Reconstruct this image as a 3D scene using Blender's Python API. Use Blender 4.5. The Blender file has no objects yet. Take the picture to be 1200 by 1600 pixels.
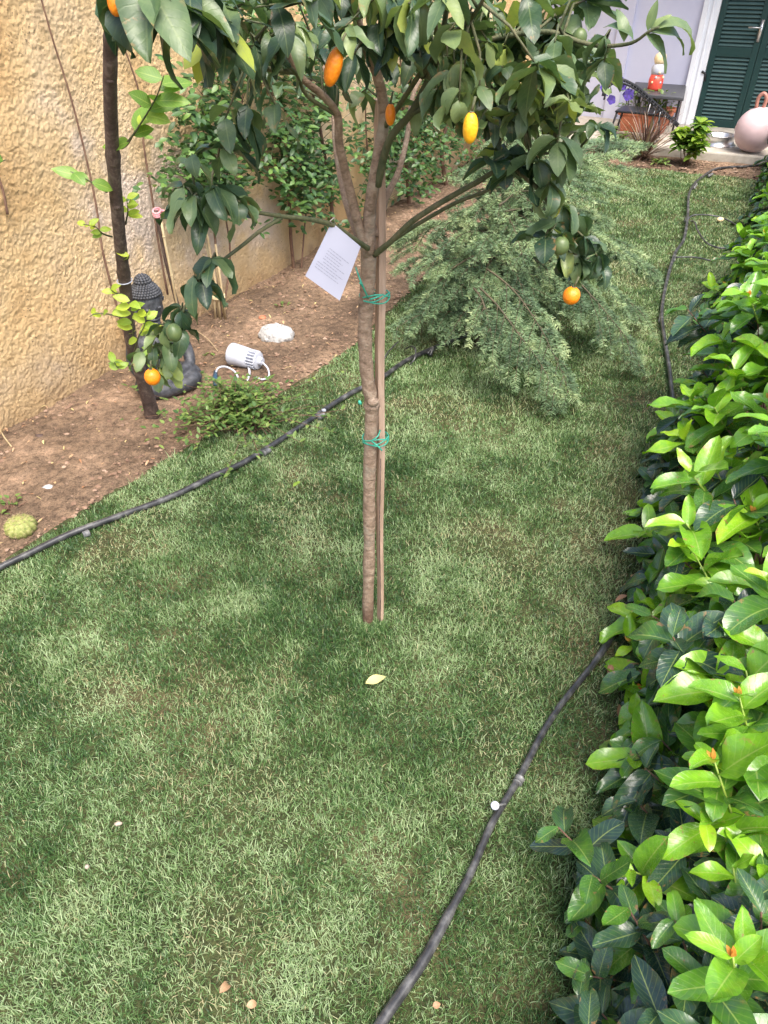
import bpy, bmesh, math, random
import numpy as np
from mathutils import Vector, Matrix
random.seed(7); rng = np.random.default_rng(11)
SC = bpy.context.scene
COL = SC.collection
R = math.radians

# ------------------------------------------------------------------ camera, sky, sun, exposure
CAM_H = 1.6; FPX = 1109.0; PITCH = R(38)
cam = bpy.data.cameras.new("camera"); camo = bpy.data.objects.new("camera", cam); COL.objects.link(camo)
camo.location = (0, 0, CAM_H); camo.rotation_euler = (R(90) - PITCH, 0, 0)
cam.sensor_fit = 'VERTICAL'; cam.sensor_height = 24; cam.lens = FPX / 1600 * 24
cam.clip_start = 0.02; cam.clip_end = 500
SC.camera = camo
world = bpy.data.worlds.new("World"); SC.world = world; world.use_nodes = True
wn = world.node_tree; bg = wn.nodes['Background']
sky = wn.nodes.new('ShaderNodeTexSky'); sky.sky_type = 'NISHITA'; sky.sun_disc = False
SUN_EL = R(60); SUN_AZ = R(158)      # azimuth the light comes from, clockwise from +Y
sky.sun_elevation = SUN_EL; sky.sun_rotation = SUN_AZ
sky.air_density = 1.0; sky.dust_density = 4.0; sky.ozone_density = 0.6
wn.links.new(sky.outputs[0], bg.inputs[0]); bg.inputs[1].default_value = 0.15
sl = bpy.data.lights.new("sun", 'SUN'); so = bpy.data.objects.new("sun", sl); COL.objects.link(so)
sl.energy = 2.1; sl.angle = R(40); sl.color = (1.0, 0.955, 0.88)
sd = Vector((math.sin(SUN_AZ) * math.cos(SUN_EL), math.cos(SUN_AZ) * math.cos(SUN_EL), math.sin(SUN_EL)))
so.rotation_euler = sd.to_track_quat('Z', 'Y').to_euler()
so.location = (0, -3, 8)
SC.view_settings.view_transform = 'Standard'; SC.view_settings.look = 'None'
SC.view_settings.gamma = 1; SC.view_settings.exposure = 1.3
SC.render.resolution_x = 768; SC.render.resolution_y = 1024

# ------------------------------------------------------------------ geometry helpers
CT, ST = math.cos(PITCH), math.sin(PITCH)
def ray(u, v):
    a = (u - 600) / FPX; b = -(v - 800) / FPX
    return Vector((a, CT + b * ST, -ST + b * CT))
def P(u, v, z=0.0):                      # point of height z
    r = ray(u, v); t = (z - CAM_H) / r.z
    return Vector((r.x * t, r.y * t, z))
def Q(u, v, Y):                          # point at distance Y
    r = ray(u, v); t = Y / r.y
    return Vector((r.x * t, Y, CAM_H + r.z * t))
WD = Vector((0.434, 0.901, 0)).normalized(); WN = Vector((WD.y, -WD.x, 0)); W0 = Vector((-1.63, 2.58, 0))
def Wp(u, v, off=0.0):                   # point in front of the rendered wall
    r = ray(u, v); o = Vector((0, 0, CAM_H)); t = (W0 + WN * off - o).dot(WN) / r.dot(WN)
    return o + r * t
PHI = R(28); FD = Vector((math.cos(PHI), -math.sin(PHI), 0)); FN = Vector((-math.sin(PHI), -math.cos(PHI), 0))
F0 = P(1082, 195, 0.1); F0.z = 0.0
def Fp(x, z, off=0.0): return F0 + FD * x + FN * off + Vector((0, 0, z))

def hash2(i, j, seed):
    h = (i.astype(np.int64) * 374761393 + j.astype(np.int64) * 668265263 + seed * 974634777) & 0xFFFFFFFF
    h = ((h ^ (h >> 13)) * 1274126177) & 0xFFFFFFFF
    h = h ^ (h >> 16)
    return (h & 0xFFFFFF) / float(0xFFFFFF)
def vnoise(x, y, seed=0):
    xi = np.floor(x); yi = np.floor(y); fx = x - xi; fy = y - yi
    fx = fx * fx * (3 - 2 * fx); fy = fy * fy * (3 - 2 * fy)
    a = hash2(xi, yi, seed); b = hash2(xi + 1, yi, seed); c = hash2(xi, yi + 1, seed); d = hash2(xi + 1, yi + 1, seed)
    return (a * (1 - fx) + b * fx) * (1 - fy) + (c * (1 - fx) + d * fx) * fy
def fbm(x, y, seed=0, oct=4, gain=.5):
    s = 0; a = 1; t = 0
    for o in range(oct):
        s = s + a * vnoise(x * 2 ** o + 17.3 * o, y * 2 ** o - 9.1 * o, seed + o); t += a; a *= gain
    return s / t

def npmesh(name, V, loops, counts, mat, parent=None, attr=None, smooth=True):
    """V (n,3); loops flat vertex indices; counts per face"""
    V = np.asarray(V, dtype=np.float32)
    if parent is not None: V = V - np.array(wloc(parent), dtype=np.float32)
    me = bpy.data.meshes.new(name)
    me.vertices.add(len(V)); me.vertices.foreach_set('co', V.ravel())
    loops = np.asarray(loops, dtype=np.int32); counts = np.asarray(counts, dtype=np.int32)
    me.loops.add(len(loops)); me.loops.foreach_set('vertex_index', loops)
    me.polygons.add(len(counts))
    starts = np.concatenate([[0], np.cumsum(counts)[:-1]]).astype(np.int32)
    me.polygons.foreach_set('loop_start', starts)
    me.polygons.foreach_set('use_smooth', np.full(len(counts), smooth, dtype=bool))
    me.update(calc_edges=True)
    if attr is not None:
        a = me.attributes.new('leaf', 'FLOAT_VECTOR', 'POINT'); a.data.foreach_set('vector', np.asarray(attr, dtype=np.float32).ravel())
    me.materials.append(mat)
    o = bpy.data.objects.new(name, me); COL.objects.link(o)
    if parent is not None: o.parent = parent
    return o
def wloc(o):
    v = Vector(o.location)
    while o.parent: o = o.parent; v += o.location
    return v
def tag(o, label=None, cat=None, group=None, kind=None):
    if label: o['label'] = label
    if cat: o['category'] = cat
    if group: o['group'] = group
    if kind: o['kind'] = kind
    return o
def thing(name, label, cat, loc, group=None):
    o = bpy.data.objects.new(name, None); COL.objects.link(o); o.location = loc; o.empty_display_size = .05
    return tag(o, label, cat, group)

def merge(a, b):
    bpy.ops.object.select_all(action='DESELECT'); a.select_set(True); b.select_set(True)
    bpy.context.view_layer.objects.active = a; bpy.ops.object.join(); return a

class MB:
    def __init__(s): s.v = []; s.f = []
    def add(s, vs, fs):
        b = len(s.v); s.v += [tuple(v) for v in vs]; s.f += [tuple(i + b for i in f) for f in fs]; return s
    def tube(s, pts, r, n=8, cap=True, jit=0.0):
        pts = [Vector(p) for p in pts]
        if not hasattr(r, '__len__'): r = [r] * len(pts)
        T = []
        for i in range(len(pts)):
            a = pts[max(0, i - 1)]; b = pts[min(len(pts) - 1, i + 1)]; T.append((b - a).normalized())
        ref = Vector((0, 0, 1)) if abs(T[0].z) < .9 else Vector((1, 0, 0))
        U = (ref - T[0] * ref.dot(T[0])).normalized(); vs = []
        for i, p in enumerate(pts):
            U = (U - T[i] * U.dot(T[i])).normalized(); W = T[i].cross(U)
            for k in range(n):
                a = 2 * math.pi * k / n; rr = r[i] * (1 + random.uniform(-jit, jit))
                vs.append(p + (U * math.cos(a) + W * math.sin(a)) * rr)
        fs = [(i * n + k, i * n + (k + 1) % n, (i + 1) * n + (k + 1) % n, (i + 1) * n + k) for i in range(len(pts) - 1) for k in range(n)]
        if cap:
            fs.append(tuple(range(n))[::-1]); fs.append(tuple((len(pts) - 1) * n + k for k in range(n)))
        return s.add(vs, fs)
    def box(s, c, size, X=Vector((1, 0, 0)), Y=Vector((0, 1, 0)), Z=Vector((0, 0, 1))):
        c = Vector(c); X = Vector(X) * size[0] / 2; Y = Vector(Y) * size[1] / 2; Z = Vector(Z) * size[2] / 2
        vs = [c + X * i + Y * j + Z * k for k in (-1, 1) for j in (-1, 1) for i in (-1, 1)]
        return s.add(vs, [(0, 2, 3, 1), (4, 5, 7, 6), (0, 1, 5, 4), (2, 6, 7, 3), (0, 4, 6, 2), (1, 3, 7, 5)])
    def lathe(s, prof, o, axis=Vector((0, 0, 1)), n=24, ripple=None):
        o = Vector(o); A = Vector(axis).normalized(); ref = Vector((1, 0, 0)) if abs(A.x) < .9 else Vector((0, 1, 0))
        U = (ref - A * ref.dot(A)).normalized(); W = A.cross(U); vs = []
        for r, h in prof:
            for k in range(n):
                a = 2 * math.pi * k / n; rr = r * (1 + (ripple(a, h) if ripple else 0))
                vs.append(o + A * h + (U * math.cos(a) + W * math.sin(a)) * rr)
        m = len(prof)
        fs = [(i * n + k, i * n + (k + 1) % n, (i + 1) * n + (k + 1) % n, (i + 1) * n + k) for i in range(m - 1) for k in range(n)]
        if prof[0][0] > 1e-4: fs.append(tuple(range(n))[::-1])
        if prof[-1][0] > 1e-4: fs.append(tuple((m - 1) * n + k for k in range(n)))
        return s.add(vs, fs)
    def blob(s, c, r, sub=2, noise=0.0, seed=0, M=None):
        bm = bmesh.new(); bmesh.ops.create_icosphere(bm, subdivisions=sub, radius=1)
        rs = random.Random(seed); offs = [Vector((rs.uniform(-1, 1), rs.uniform(-1, 1), rs.uniform(-1, 1))).normalized() for _ in range(7)]
        vs = []
        for v in bm.verts:
            k = 1 + noise * sum(math.sin(3.3 * v.co.dot(o) * (1 + .4 * i) + i * 1.7) for i, o in enumerate(offs)) / 4
            p = Vector((v.co.x * r[0] * k, v.co.y * r[1] * k, v.co.z * r[2] * k))
            if M is not None: p = M @ p
            vs.append(Vector(c) + p)
        fs = [tuple(v.index for v in f.verts) for f in bm.faces]; bm.free()
        return s.add(vs, fs)
    def build(s, name, mat, parent=None, smooth=True, bevel=0):
        loops = [i for f in s.f for i in f]; counts = [len(f) for f in s.f]
        o = npmesh(name, np.array(s.v), loops, counts, mat, parent, None, smooth)
        if bevel:
            m = o.modifiers.new('bevel', 'BEVEL'); m.width = bevel; m.segments = 2; m.limit_method = 'ANGLE'
        return o

def smoothpath(pts, k=4):
    """Catmull-Rom through points (each a Vector)"""
    pts = [Vector(p) for p in pts]; out = []
    for i in range(len(pts) - 1):
        p0 = pts[max(i - 1, 0)]; p1 = pts[i]; p2 = pts[i + 1]; p3 = pts[min(i + 2, len(pts) - 1)]
        for j in range(k):
            t = j / k
            out.append(.5 * ((2 * p1) + (p2 - p0) * t + (2 * p0 - 5 * p1 + 4 * p2 - p3) * t * t + (3 * p1 - p0 - 3 * p2 + p3) * t ** 3))
    out.append(pts[-1]); return out
def lerpr(a, b, n): return [a + (b - a) * i / (n - 1) for i in range(n)]

class Leaves:
    """collects leaves, builds one mesh of curved folded blades"""
    def __init__(s): s.B = []; s.D = []; s.N = []; s.p = []
    def add(s, b, d, n, L, W, curl=.6, fold=.25, tint=.5, wave=.0):
        s.B.append(tuple(b)); s.D.append(tuple(d)); s.N.append(tuple(n)); s.p.append((L, W, curl, fold, tint, wave))
    def build(s, name, mat, parent=None, ns=6, blunt=.5, nt=1):
        B = np.array(s.B); D = np.array(s.D); N = np.array(s.N); p = np.array(s.p); n = len(B)
        D = D / np.linalg.norm(D, axis=1, keepdims=True)
        N = N - D * (N * D).sum(1, keepdims=True); ln = np.linalg.norm(N, axis=1, keepdims=True)
        alt = np.cross(D, [1, .3, .2]); N = np.where(ln < 1e-3, alt, N / np.maximum(ln, 1e-6)); N /= np.linalg.norm(N, axis=1, keepdims=True)
        S = np.cross(D, N)
        L, W, C, FO, T, WV = [p[:, i] for i in range(6)]
        ph = rng.uniform(0, 6.28, n)
        rows = []; attr = []
        pos = B.copy(); prev = 0.0
        cols = np.linspace(-1, 1, 2 * nt + 1)
        for i in range(ns + 1):
            t = i / ns
            if i:
                tm = (t + prev) / 2; a = C * tm
                pos = pos + ((np.cos(a))[:, None] * D - (np.sin(a))[:, None] * N) * (L / ns)[:, None]
            a = C * t; Nn = np.cos(a)[:, None] * N + np.sin(a)[:, None] * D
            x = max(0.0, (t - .06) / .94)
            w = (math.sin(math.pi * min(1, x ** (.72 + .0)))) ** (1 - blunt * .5) if 0 < t < 1 else .0
            w = max(w, .05 if t < .5 else .012)
            for c in cols:
                edge = abs(c) ** 1.5
                off = S * (W * .5 * w * c)[:, None] + Nn * (W * .5 * w * edge * FO + WV * L * .06 * edge * np.sin(ph + t * 9 + c * 2))[:, None]
                rows.append(pos + off); attr.append(np.stack([T, np.full(n, t), np.full(n, c)], 1))
            prev = t
        m = len(cols); V = np.stack(rows, 1); A = np.stack(attr, 1); k = V.shape[1]
        q = []
        for i in range(ns):
            for j in range(m - 1):
                q.append([i * m + j, i * m + j + 1, (i + 1) * m + j + 1, (i + 1) * m + j])
        q = np.array(q); F = (np.arange(n) * k)[:, None, None] + q[None]
        return npmesh(name, V.reshape(-1, 3), F.reshape(-1), np.full(n * len(q), 4), mat, parent, A.reshape(-1, 3))

# ------------------------------------------------------------------ materials
def newmat(name):
    m = bpy.data.materials.new(name); m.use_nodes = True; nt = m.node_tree
    return m, nt, nt.nodes['Principled BSDF'], nt.nodes['Material Output']
def ramp(nt, cols):
    r = nt.nodes.new('ShaderNodeValToRGB'); e = r.color_ramp.elements
    while len(e) < len(cols): e.new(.5)
    for i, (p, c) in enumerate(cols): e[i].position = p; e[i].color = (*c, 1)
    return r
def noise(nt, scale, detail=4, rough=.55, vec=None, dist=0):
    n = nt.nodes.new('ShaderNodeTexNoise'); n.inputs['Scale'].default_value = scale; n.inputs['Detail'].default_value = detail
    n.inputs['Roughness'].default_value = rough; n.inputs['Distortion'].default_value = dist
    if vec is not None: nt.links.new(vec, n.inputs['Vector'])
    return n
def geo(nt): return nt.nodes.new('ShaderNodeNewGeometry').outputs['Position']
def bump(nt, h, strength, dist, bsdf):
    b = nt.nodes.new('ShaderNodeBump'); b.inputs['Strength'].default_value = strength; b.inputs['Distance'].default_value = dist
    nt.links.new(h, b.inputs['Height']); nt.links.new(b.outputs[0], bsdf.inputs['Normal']); return b
def simple(name, cols, scale=20, rough=.6, metal=0, bs=.3, bd=.003, spec=.5, detail=5, coords='obj'):
    """colour ramp over noise, with bump"""
    m, nt, b, o = newmat(name)
    tc = nt.nodes.new('ShaderNodeTexCoord')
    n = noise(nt, scale, detail, .6, tc.outputs['Object'])
    if len(cols) == 1: b.inputs['Base Color'].default_value = (*cols[0], 1)
    else:
        r = ramp(nt, [(.3 + .4 * i / (len(cols) - 1), c) for i, c in enumerate(cols)]); nt.links.new(n.outputs[0], r.inputs[0]); nt.links.new(r.outputs[0], b.inputs['Base Color'])
    b.inputs['Roughness'].default_value = rough; b.inputs['Metallic'].default_value = metal; b.inputs['Specular IOR Level'].default_value = spec
    if bs: bump(nt, n.outputs[0], bs, bd, b)
    return m
def M_(nt, op, a, b=None, clamp=False):
    n = nt.nodes.new('ShaderNodeMath'); n.operation = op; n.use_clamp = clamp
    for i, x in enumerate((a, b)):
        if x is None: continue
        if isinstance(x, (int, float)): n.inputs[i].default_value = x
        else: nt.links.new(x, n.inputs[i])
    return n.outputs[0]
def mixc(nt, f, a, b, mode='MIX'):
    n = nt.nodes.new('ShaderNodeMix'); n.data_type = 'RGBA'; n.blend_type = mode
    for i, x in ((0, f), (6, a), (7, b)):
        if isinstance(x, (int, float)): n.inputs[i].default_value = x
        elif isinstance(x, tuple): n.inputs[i].default_value = (*x, 1)
        else: nt.links.new(x, n.inputs[i])
    return n.outputs[2]
def leafmat(name, cols, rib=(.3, .4, .12), ribw=.09, ribf=.6, rough=.35, trans=.25, vein=.35, blot=.25, spec=.5, tmul=1.6, spots=0):
    m, nt, b, o = newmat(name)
    at = nt.nodes.new('ShaderNodeAttribute'); at.attribute_name = 'leaf'
    sp = nt.nodes.new('ShaderNodeSeparateXYZ'); nt.links.new(at.outputs['Vector'], sp.inputs[0])
    T, S, C = sp.outputs
    r = ramp(nt, [(i / max(1, len(cols) - 1), c) for i, c in enumerate(cols)])
    nz = noise(nt, 45, 3, .6, geo(nt))
    tt = M_(nt, 'ADD', T, M_(nt, 'MULTIPLY', M_(nt, 'SUBTRACT', nz.outputs[0], .5), blot), True)
    nt.links.new(tt, r.inputs[0])
    ac = M_(nt, 'ABSOLUTE', C)
    ribm = M_(nt, 'MULTIPLY', M_(nt, 'SUBTRACT', 1.0, M_(nt, 'DIVIDE', ac, ribw), True), ribf, True)
    col = mixc(nt, ribm, r.outputs[0], rib)
    # side veins
    w = M_(nt, 'SINE', M_(nt, 'MULTIPLY', M_(nt, 'SUBTRACT', M_(nt, 'MULTIPLY', S, 9.0), M_(nt, 'MULTIPLY', ac, 2.2)), 6.283))
    vm = M_(nt, 'POWER', M_(nt, 'MAXIMUM', w, 0.0), 6.0)
    col = mixc(nt, M_(nt, 'MULTIPLY', vm, vein * .5), col, rib)
    if spots:      # scorched spots and rubbed brown margins
        ns = noise(nt, 60, 3, .6, geo(nt)); ng = noise(nt, 9, 2, .5, geo(nt))
        sm = M_(nt, 'MULTIPLY', M_(nt, 'MULTIPLY', M_(nt, 'SUBTRACT', M_(nt, 'ADD', ns.outputs[0], M_(nt, 'MULTIPLY', M_(nt, 'MULTIPLY', ac, ac), .10)), .66, True), 16.0, True), M_(nt, 'MULTIPLY', M_(nt, 'SUBTRACT', ng.outputs[0], .42, True), 8.0, True))
        col = mixc(nt, M_(nt, 'MULTIPLY', sm, spots), col, (.30, .17, .07))
        nd2 = noise(nt, 260, 3, .7, geo(nt)); rg = M_(nt, 'ADD', M_(nt, 'MULTIPLY', nd2.outputs[0], .30), M_(nt, 'MULTIPLY', ng.outputs[0], .25)); nt.links.new(M_(nt, 'ADD', rg, rough - .28), b.inputs['Roughness'])
    nt.links.new(col, b.inputs['Base Color'])
    if not spots: b.inputs['Roughness'].default_value = rough
    b.inputs['Specular IOR Level'].default_value = spec
    h = M_(nt, 'ADD', M_(nt, 'MULTIPLY', vm, -vein), M_(nt, 'MULTIPLY', nz.outputs[0], .8))
    bump(nt, h, .35, .002, b)
    tr = nt.nodes.new('ShaderNodeBsdfTranslucent')
    c2 = mixc(nt, 1.0, col, (tmul, tmul * 1.05, tmul * .5), 'MULTIPLY'); nt.links.new(c2, tr.inputs[0])
    mx = nt.nodes.new('ShaderNodeMixShader'); mx.inputs[0].default_value = trans
    nt.links.new(b.outputs[0], mx.inputs[1]); nt.links.new(tr.outputs[0], mx.inputs[2]); nt.links.new(mx.outputs[0], o.inputs[0])
    return m

M = {}
M['citrus'] = leafmat('citrus_leaf', [(.022, .05, .03), (.05, .095, .045), (.12, .18, .075), (.21, .27, .10), (.36, .42, .06)], rib=(.22, .28, .12), ribf=.5, rough=.36, trans=.24, vein=.15, blot=.4, spots=.6)
M['lime'] = leafmat('lime_leaf', [(.06, .13, .03), (.14, .26, .04), (.30, .42, .05), (.5, .58, .05)], rib=(.4, .5, .12), trans=.35, rough=.4)
M['hedge'] = leafmat('hedge_leaf', [(.025, .055, .045), (.045, .10, .05), (.07, .18, .03), (.12, .29, .025), (.20, .42, .022), (.34, .54, .03)], rib=(.42, .52, .14), ribw=.07, ribf=.55, rough=.24, trans=.22, vein=.22, blot=.5, spec=.7, spots=.8)
M['jasmine'] = leafmat('small_leaf', [(.03, .075, .022), (.06, .13, .035), (.11, .2, .05), (.25, .38, .06)], rib=(.1, .18, .05), trans=.2, vein=0, rough=.4)
M['weed'] = leafmat('weed_leaf', [(.05, .11, .03), (.12, .2, .05), (.22, .3, .08)], rib=(.2, .3, .1), vein=0, trans=.25)
M['needle'] = leafmat('conifer_needle', [(.045, .085, .045), (.11, .18, .09), (.22, .32, .16), (.40, .48, .24)], rib=(.2, .27, .16), ribf=0, vein=0, trans=.12, rough=.55, blot=.3)
M['grass'] = leafmat('grass_blade', [(.026, .072, .019), (.072, .152, .042), (.15, .245, .085), (.32, .425, .22), (.40, .34, .19)], rib=(.15, .2, .1), ribf=.0, vein=0, trans=.25, rough=.45, blot=.0, tmul=1.3)
M['dryblade'] = leafmat('dry_blade', [(.09, .05, .045), (.2, .13, .1), (.4, .32, .2)], rib=(.3, .2, .15), vein=0, trans=.1)
M['petal'] = leafmat('purple_petal', [(.02, .005, .12), (.05, .012, .30)], rib=(.01, .0, .05), vein=.5, trans=.2, rough=.6, tmul=1)
M['bract'] = leafmat('young_leaf', [(.55, .16, .03), (.5, .3, .06)], rib=(.5, .4, .1), vein=.1)
M['deadleaf'] = leafmat('dead_leaf', [(.3, .14, .07), (.45, .28, .16), (.55, .5, .2)], rib=(.5, .4, .2), vein=.1, trans=.1, rough=.6)

def barkmat(name, cols, sc=30, stretch=(1, 1, .35), rough=.75, lent=0):
    m, nt, b, o = newmat(name)
    mp = nt.nodes.new('ShaderNodeMapping'); mp.inputs['Scale'].default_value = stretch
    nt.links.new(geo(nt), mp.inputs[0])
    n = noise(nt, sc, 6, .65, mp.outputs[0], .4); n2 = noise(nt, sc * 5, 3, .6, mp.outputs[0])
    f = M_(nt, 'ADD', M_(nt, 'MULTIPLY', n.outputs[0], .75), M_(nt, 'MULTIPLY', n2.outputs[0], .25))
    r = ramp(nt, [(.33 + .34 * i / (len(cols) - 1), c) for i, c in enumerate(cols)]); nt.links.new(f, r.inputs[0])
    nt.links.new(r.outputs[0], b.inputs['Base Color']); b.inputs['Roughness'].default_value = rough
    bump(nt, f, 1.0, .008, b); return m
M['bark'] = barkmat('tree_bark', [(.12, .08, .05), (.26, .18, .125), (.40, .31, .23)], 34, (1, 1, 1.6))
def basebark(m):
    nt = m.node_tree; b = nt.nodes['Principled BSDF']; old = b.inputs['Base Color'].links[0].from_socket
    sz = nt.nodes.new('ShaderNodeSeparateXYZ'); nt.links.new(geo(nt), sz.inputs[0]); n = noise(nt, 30, 3, .6, geo(nt))
    f = M_(nt, 'SUBTRACT', 1.0, M_(nt, 'MULTIPLY', M_(nt, 'SUBTRACT', M_(nt, 'ADD', sz.outputs[2], M_(nt, 'MULTIPLY', n.outputs[0], .06)), .06), 12.0), True)
    c = mixc(nt, M_(nt, 'MULTIPLY', f, .8, True), old, (.10, .05, .03))
    n2 = noise(nt, 9, 4, .7, geo(nt)); c = mixc(nt, M_(nt, 'MULTIPLY', M_(nt, 'SUBTRACT', n2.outputs[0], .54, True), 5.0, True), c, (.30, .27, .21))
    nt.links.new(c, b.inputs['Base Color'])
basebark(M['bark'])
M['twig'] = barkmat('green_twig', [(.04, .055, .022), (.09, .10, .045), (.15, .13, .07)], 40)
M['darkbark'] = barkmat('dark_bark', [(.035, .022, .018), (.085, .055, .045), (.2, .15, .12)], 25, (1, 1, .8))
M['redstem'] = barkmat('red_stem', [(.07, .035, .025), (.15, .08, .05), (.22, .14, .09)], 50)
M['coniferstem'] = barkmat('conifer_bark', [(.04, .032, .02), (.08, .065, .035), (.12, .095, .05)], 50)
M['wood'] = barkmat('stake_wood', [(.28, .19, .13), (.42, .29, .21), (.52, .38, .29)], 60, (1, 1, .06), .7)
M['cane'] = barkmat('bamboo_cane', [(.28, .2, .1), (.42, .32, .18), (.5, .42, .25)], 40, (1, 1, .1))
M['orange'] = simple('orange_peel', [(.78, .19, .008), (.88, .29, .012)], 160, .36, 0, .7, .002)
M['yellowfruit'] = simple('yellow_peel', [(.85, .38, .01), (.92, .50, .02)], 160, .34, 0, .7, .002)
M['green_fruit'] = simple('green_peel', [(.06, .1, .035), (.11, .15, .05)], 40, .4, 0, .2, .001)
M['tie'] = simple('tie_plastic', [(.02, .25, .17), (.05, .4, .28)], 40, .4, 0, .1, .001)
M['hose'] = simple('hose_plastic', [(.014, .015, .017), (.045, .045, .047), (.14, .14, .136)], 22, .3, 0, .25, .001)
M['hosegrey'] = simple('hose_connector', [(.1, .1, .1), (.2, .2, .2)], 60, .45, 0, .2, .001)
M['white'] = simple('white_plastic', [(.42, .44, .50), (.50, .52, .58)], 30, .4, 0, .1, .001)
M['stone'] = simple('white_stone', [(.2, .19, .18), (.42, .42, .41), (.56, .56, .55)], 60, .8, 0, .8, .006)
M['statue'] = simple('dark_stone', [(.022, .023, .027), (.042, .044, .05), (.08, .083, .093)], 40, .55, 0, .4, .003)
M['terracotta'] = simple('terracotta', [(.42, .12, .06), (.55, .19, .10)], 25, .75, 0, .2, .002)
M['blackmetal'] = simple('black_metal', [(.012, .013, .016), (.03, .031, .036)], 40, .4, .3, .1, .001)
M['tabletop'] = simple('grey_tabletop', [(.055, .058, .065), (.08, .083, .09)], 18, .5, 0, .15, .001)
M['steel'] = simple('steel', [(.5, .5, .5), (.68, .68, .68)], 14, .38, 1, .05, .001)
M['pink'] = simple('pink_rubber', [(.58, .42, .43), (.66, .49, .50)], 5, .45, 0, .1, .001)
M['handle'] = simple('handle_red', [(.36, .16, .12)], 5, .5)
M['red'] = simple('red_plastic', [(.65, .05, .04), (.75, .12, .07)], 20, .35, 0, .1, .001)
M['cream'] = simple('cream_plastic', [(.75, .55, .28), (.8, .68, .45)], 40, .4, 0, .1, .001)
M['rag'] = simple('pink_cloth', [(.6, .2, .25), (.7, .4, .4)], 80, .9)
M['greenpaint'] = simple('green_paint', [(.004, .030, .028), (.008, .042, .038)], 8, .42, 0, .1, .001)
M['slat'] = simple('green_slat', [(.05, .10, .095), (.07, .125, .12)], 12, .5, 0, .1, .001)
M['white_trim'] = simple('white_trim', [(.68, .70, .74), (.78, .8, .83)], 6, .6, 0, .1, .001)
M['facade'] = simple('lilac_render', [(.50, .51, .64), (.56, .57, .69)], 3, .85, 0, .3, .002)
M['yarn'] = simple('pale_cord', [(.5, .47, .4), (.6, .56, .5)], 60, .8)
M['blue'] = simple('blue_connector', [(.02, .05, .09), (.03, .08, .13)], 60, .4)
M['cactus'] = simple('cactus_skin', [(.12, .15, .04), (.24, .26, .07), (.36, .35, .14)], 90, .7, 0, .7, .004)
M['pebble'] = simple('pebble', [(.3, .22, .17), (.42, .34, .27), (.5, .45, .38)], 8, .85)
M['concrete'] = simple('concrete', [(.30, .27, .22), (.42, .38, .32), (.5, .46, .4)], 12, .9, 0, .4, .004)

def papermat():
    m, nt, b, o = newmat('paper'); tc = nt.nodes.new('ShaderNodeTexCoord')
    sp = nt.nodes.new('ShaderNodeSeparateXYZ'); nt.links.new(tc.outputs['Object'], sp.inputs[0])
    b.inputs['Base Color'].default_value = (.40, .41, .51, 1); b.inputs['Roughness'].default_value = .6
    n = noise(nt, 9, 2, .5, tc.outputs['Object']); bump(nt, n.outputs[0], .25, .01, b); return m
M['paper'] = papermat()
M['ink'] = simple('faded_ink', [(.24, .25, .32), (.3, .31, .38)], 300, .7, 0, 0)

def soilmat(name, cols, dark=(.06, .035, .022)):
    m, nt, b, o = newmat(name); g = geo(nt)
    n1 = noise(nt, 2.2, 4, .6, g); n2 = noise(nt, 38, 6, .7, g, .3); n3 = noise(nt, 170, 3, .7, g)
    r = ramp(nt, [(.3, cols[0]), (.5, cols[1]), (.68, cols[2])]); nt.links.new(n1.outputs[0], r.inputs[0])
    sp = ramp(nt, [(.36, (.28, .26, .26)), (.5, (.95, .95, .95)), (.62, (1.6, 1.55, 1.5))])
    f = M_(nt, 'ADD', M_(nt, 'MULTIPLY', n2.outputs[0], .55), M_(nt, 'MULTIPLY', n3.outputs[0], .45)); nt.links.new(f, sp.inputs[0])
    c = mixc(nt, 1.0, r.outputs[0], sp.outputs[0], 'MULTIPLY'); nt.links.new(c, b.inputs['Base Color'])
    b.inputs['Roughness'].default_value = .95; b.inputs['Specular IOR Level'].default_value = .2
    bump(nt, f, .9, .012, b); return m
M['soil'] = soilmat('soil', [(.085, .058, .040), (.168, .115, .076), (.30, .205, .138)])
M['thatch'] = soilmat('thatch', [(.03, .042, .014), (.055, .065, .025), (.11, .085, .045)])
M['darksoil'] = soilmat('hedge_soil', [(.06, .035, .025), (.11, .065, .045), (.16, .1, .07)])
M['clod'] = simple('clod', [(.10, .06, .04), (.22, .135, .09), (.40, .29, .21)], 14, .95, 0, .5, .004)

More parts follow.
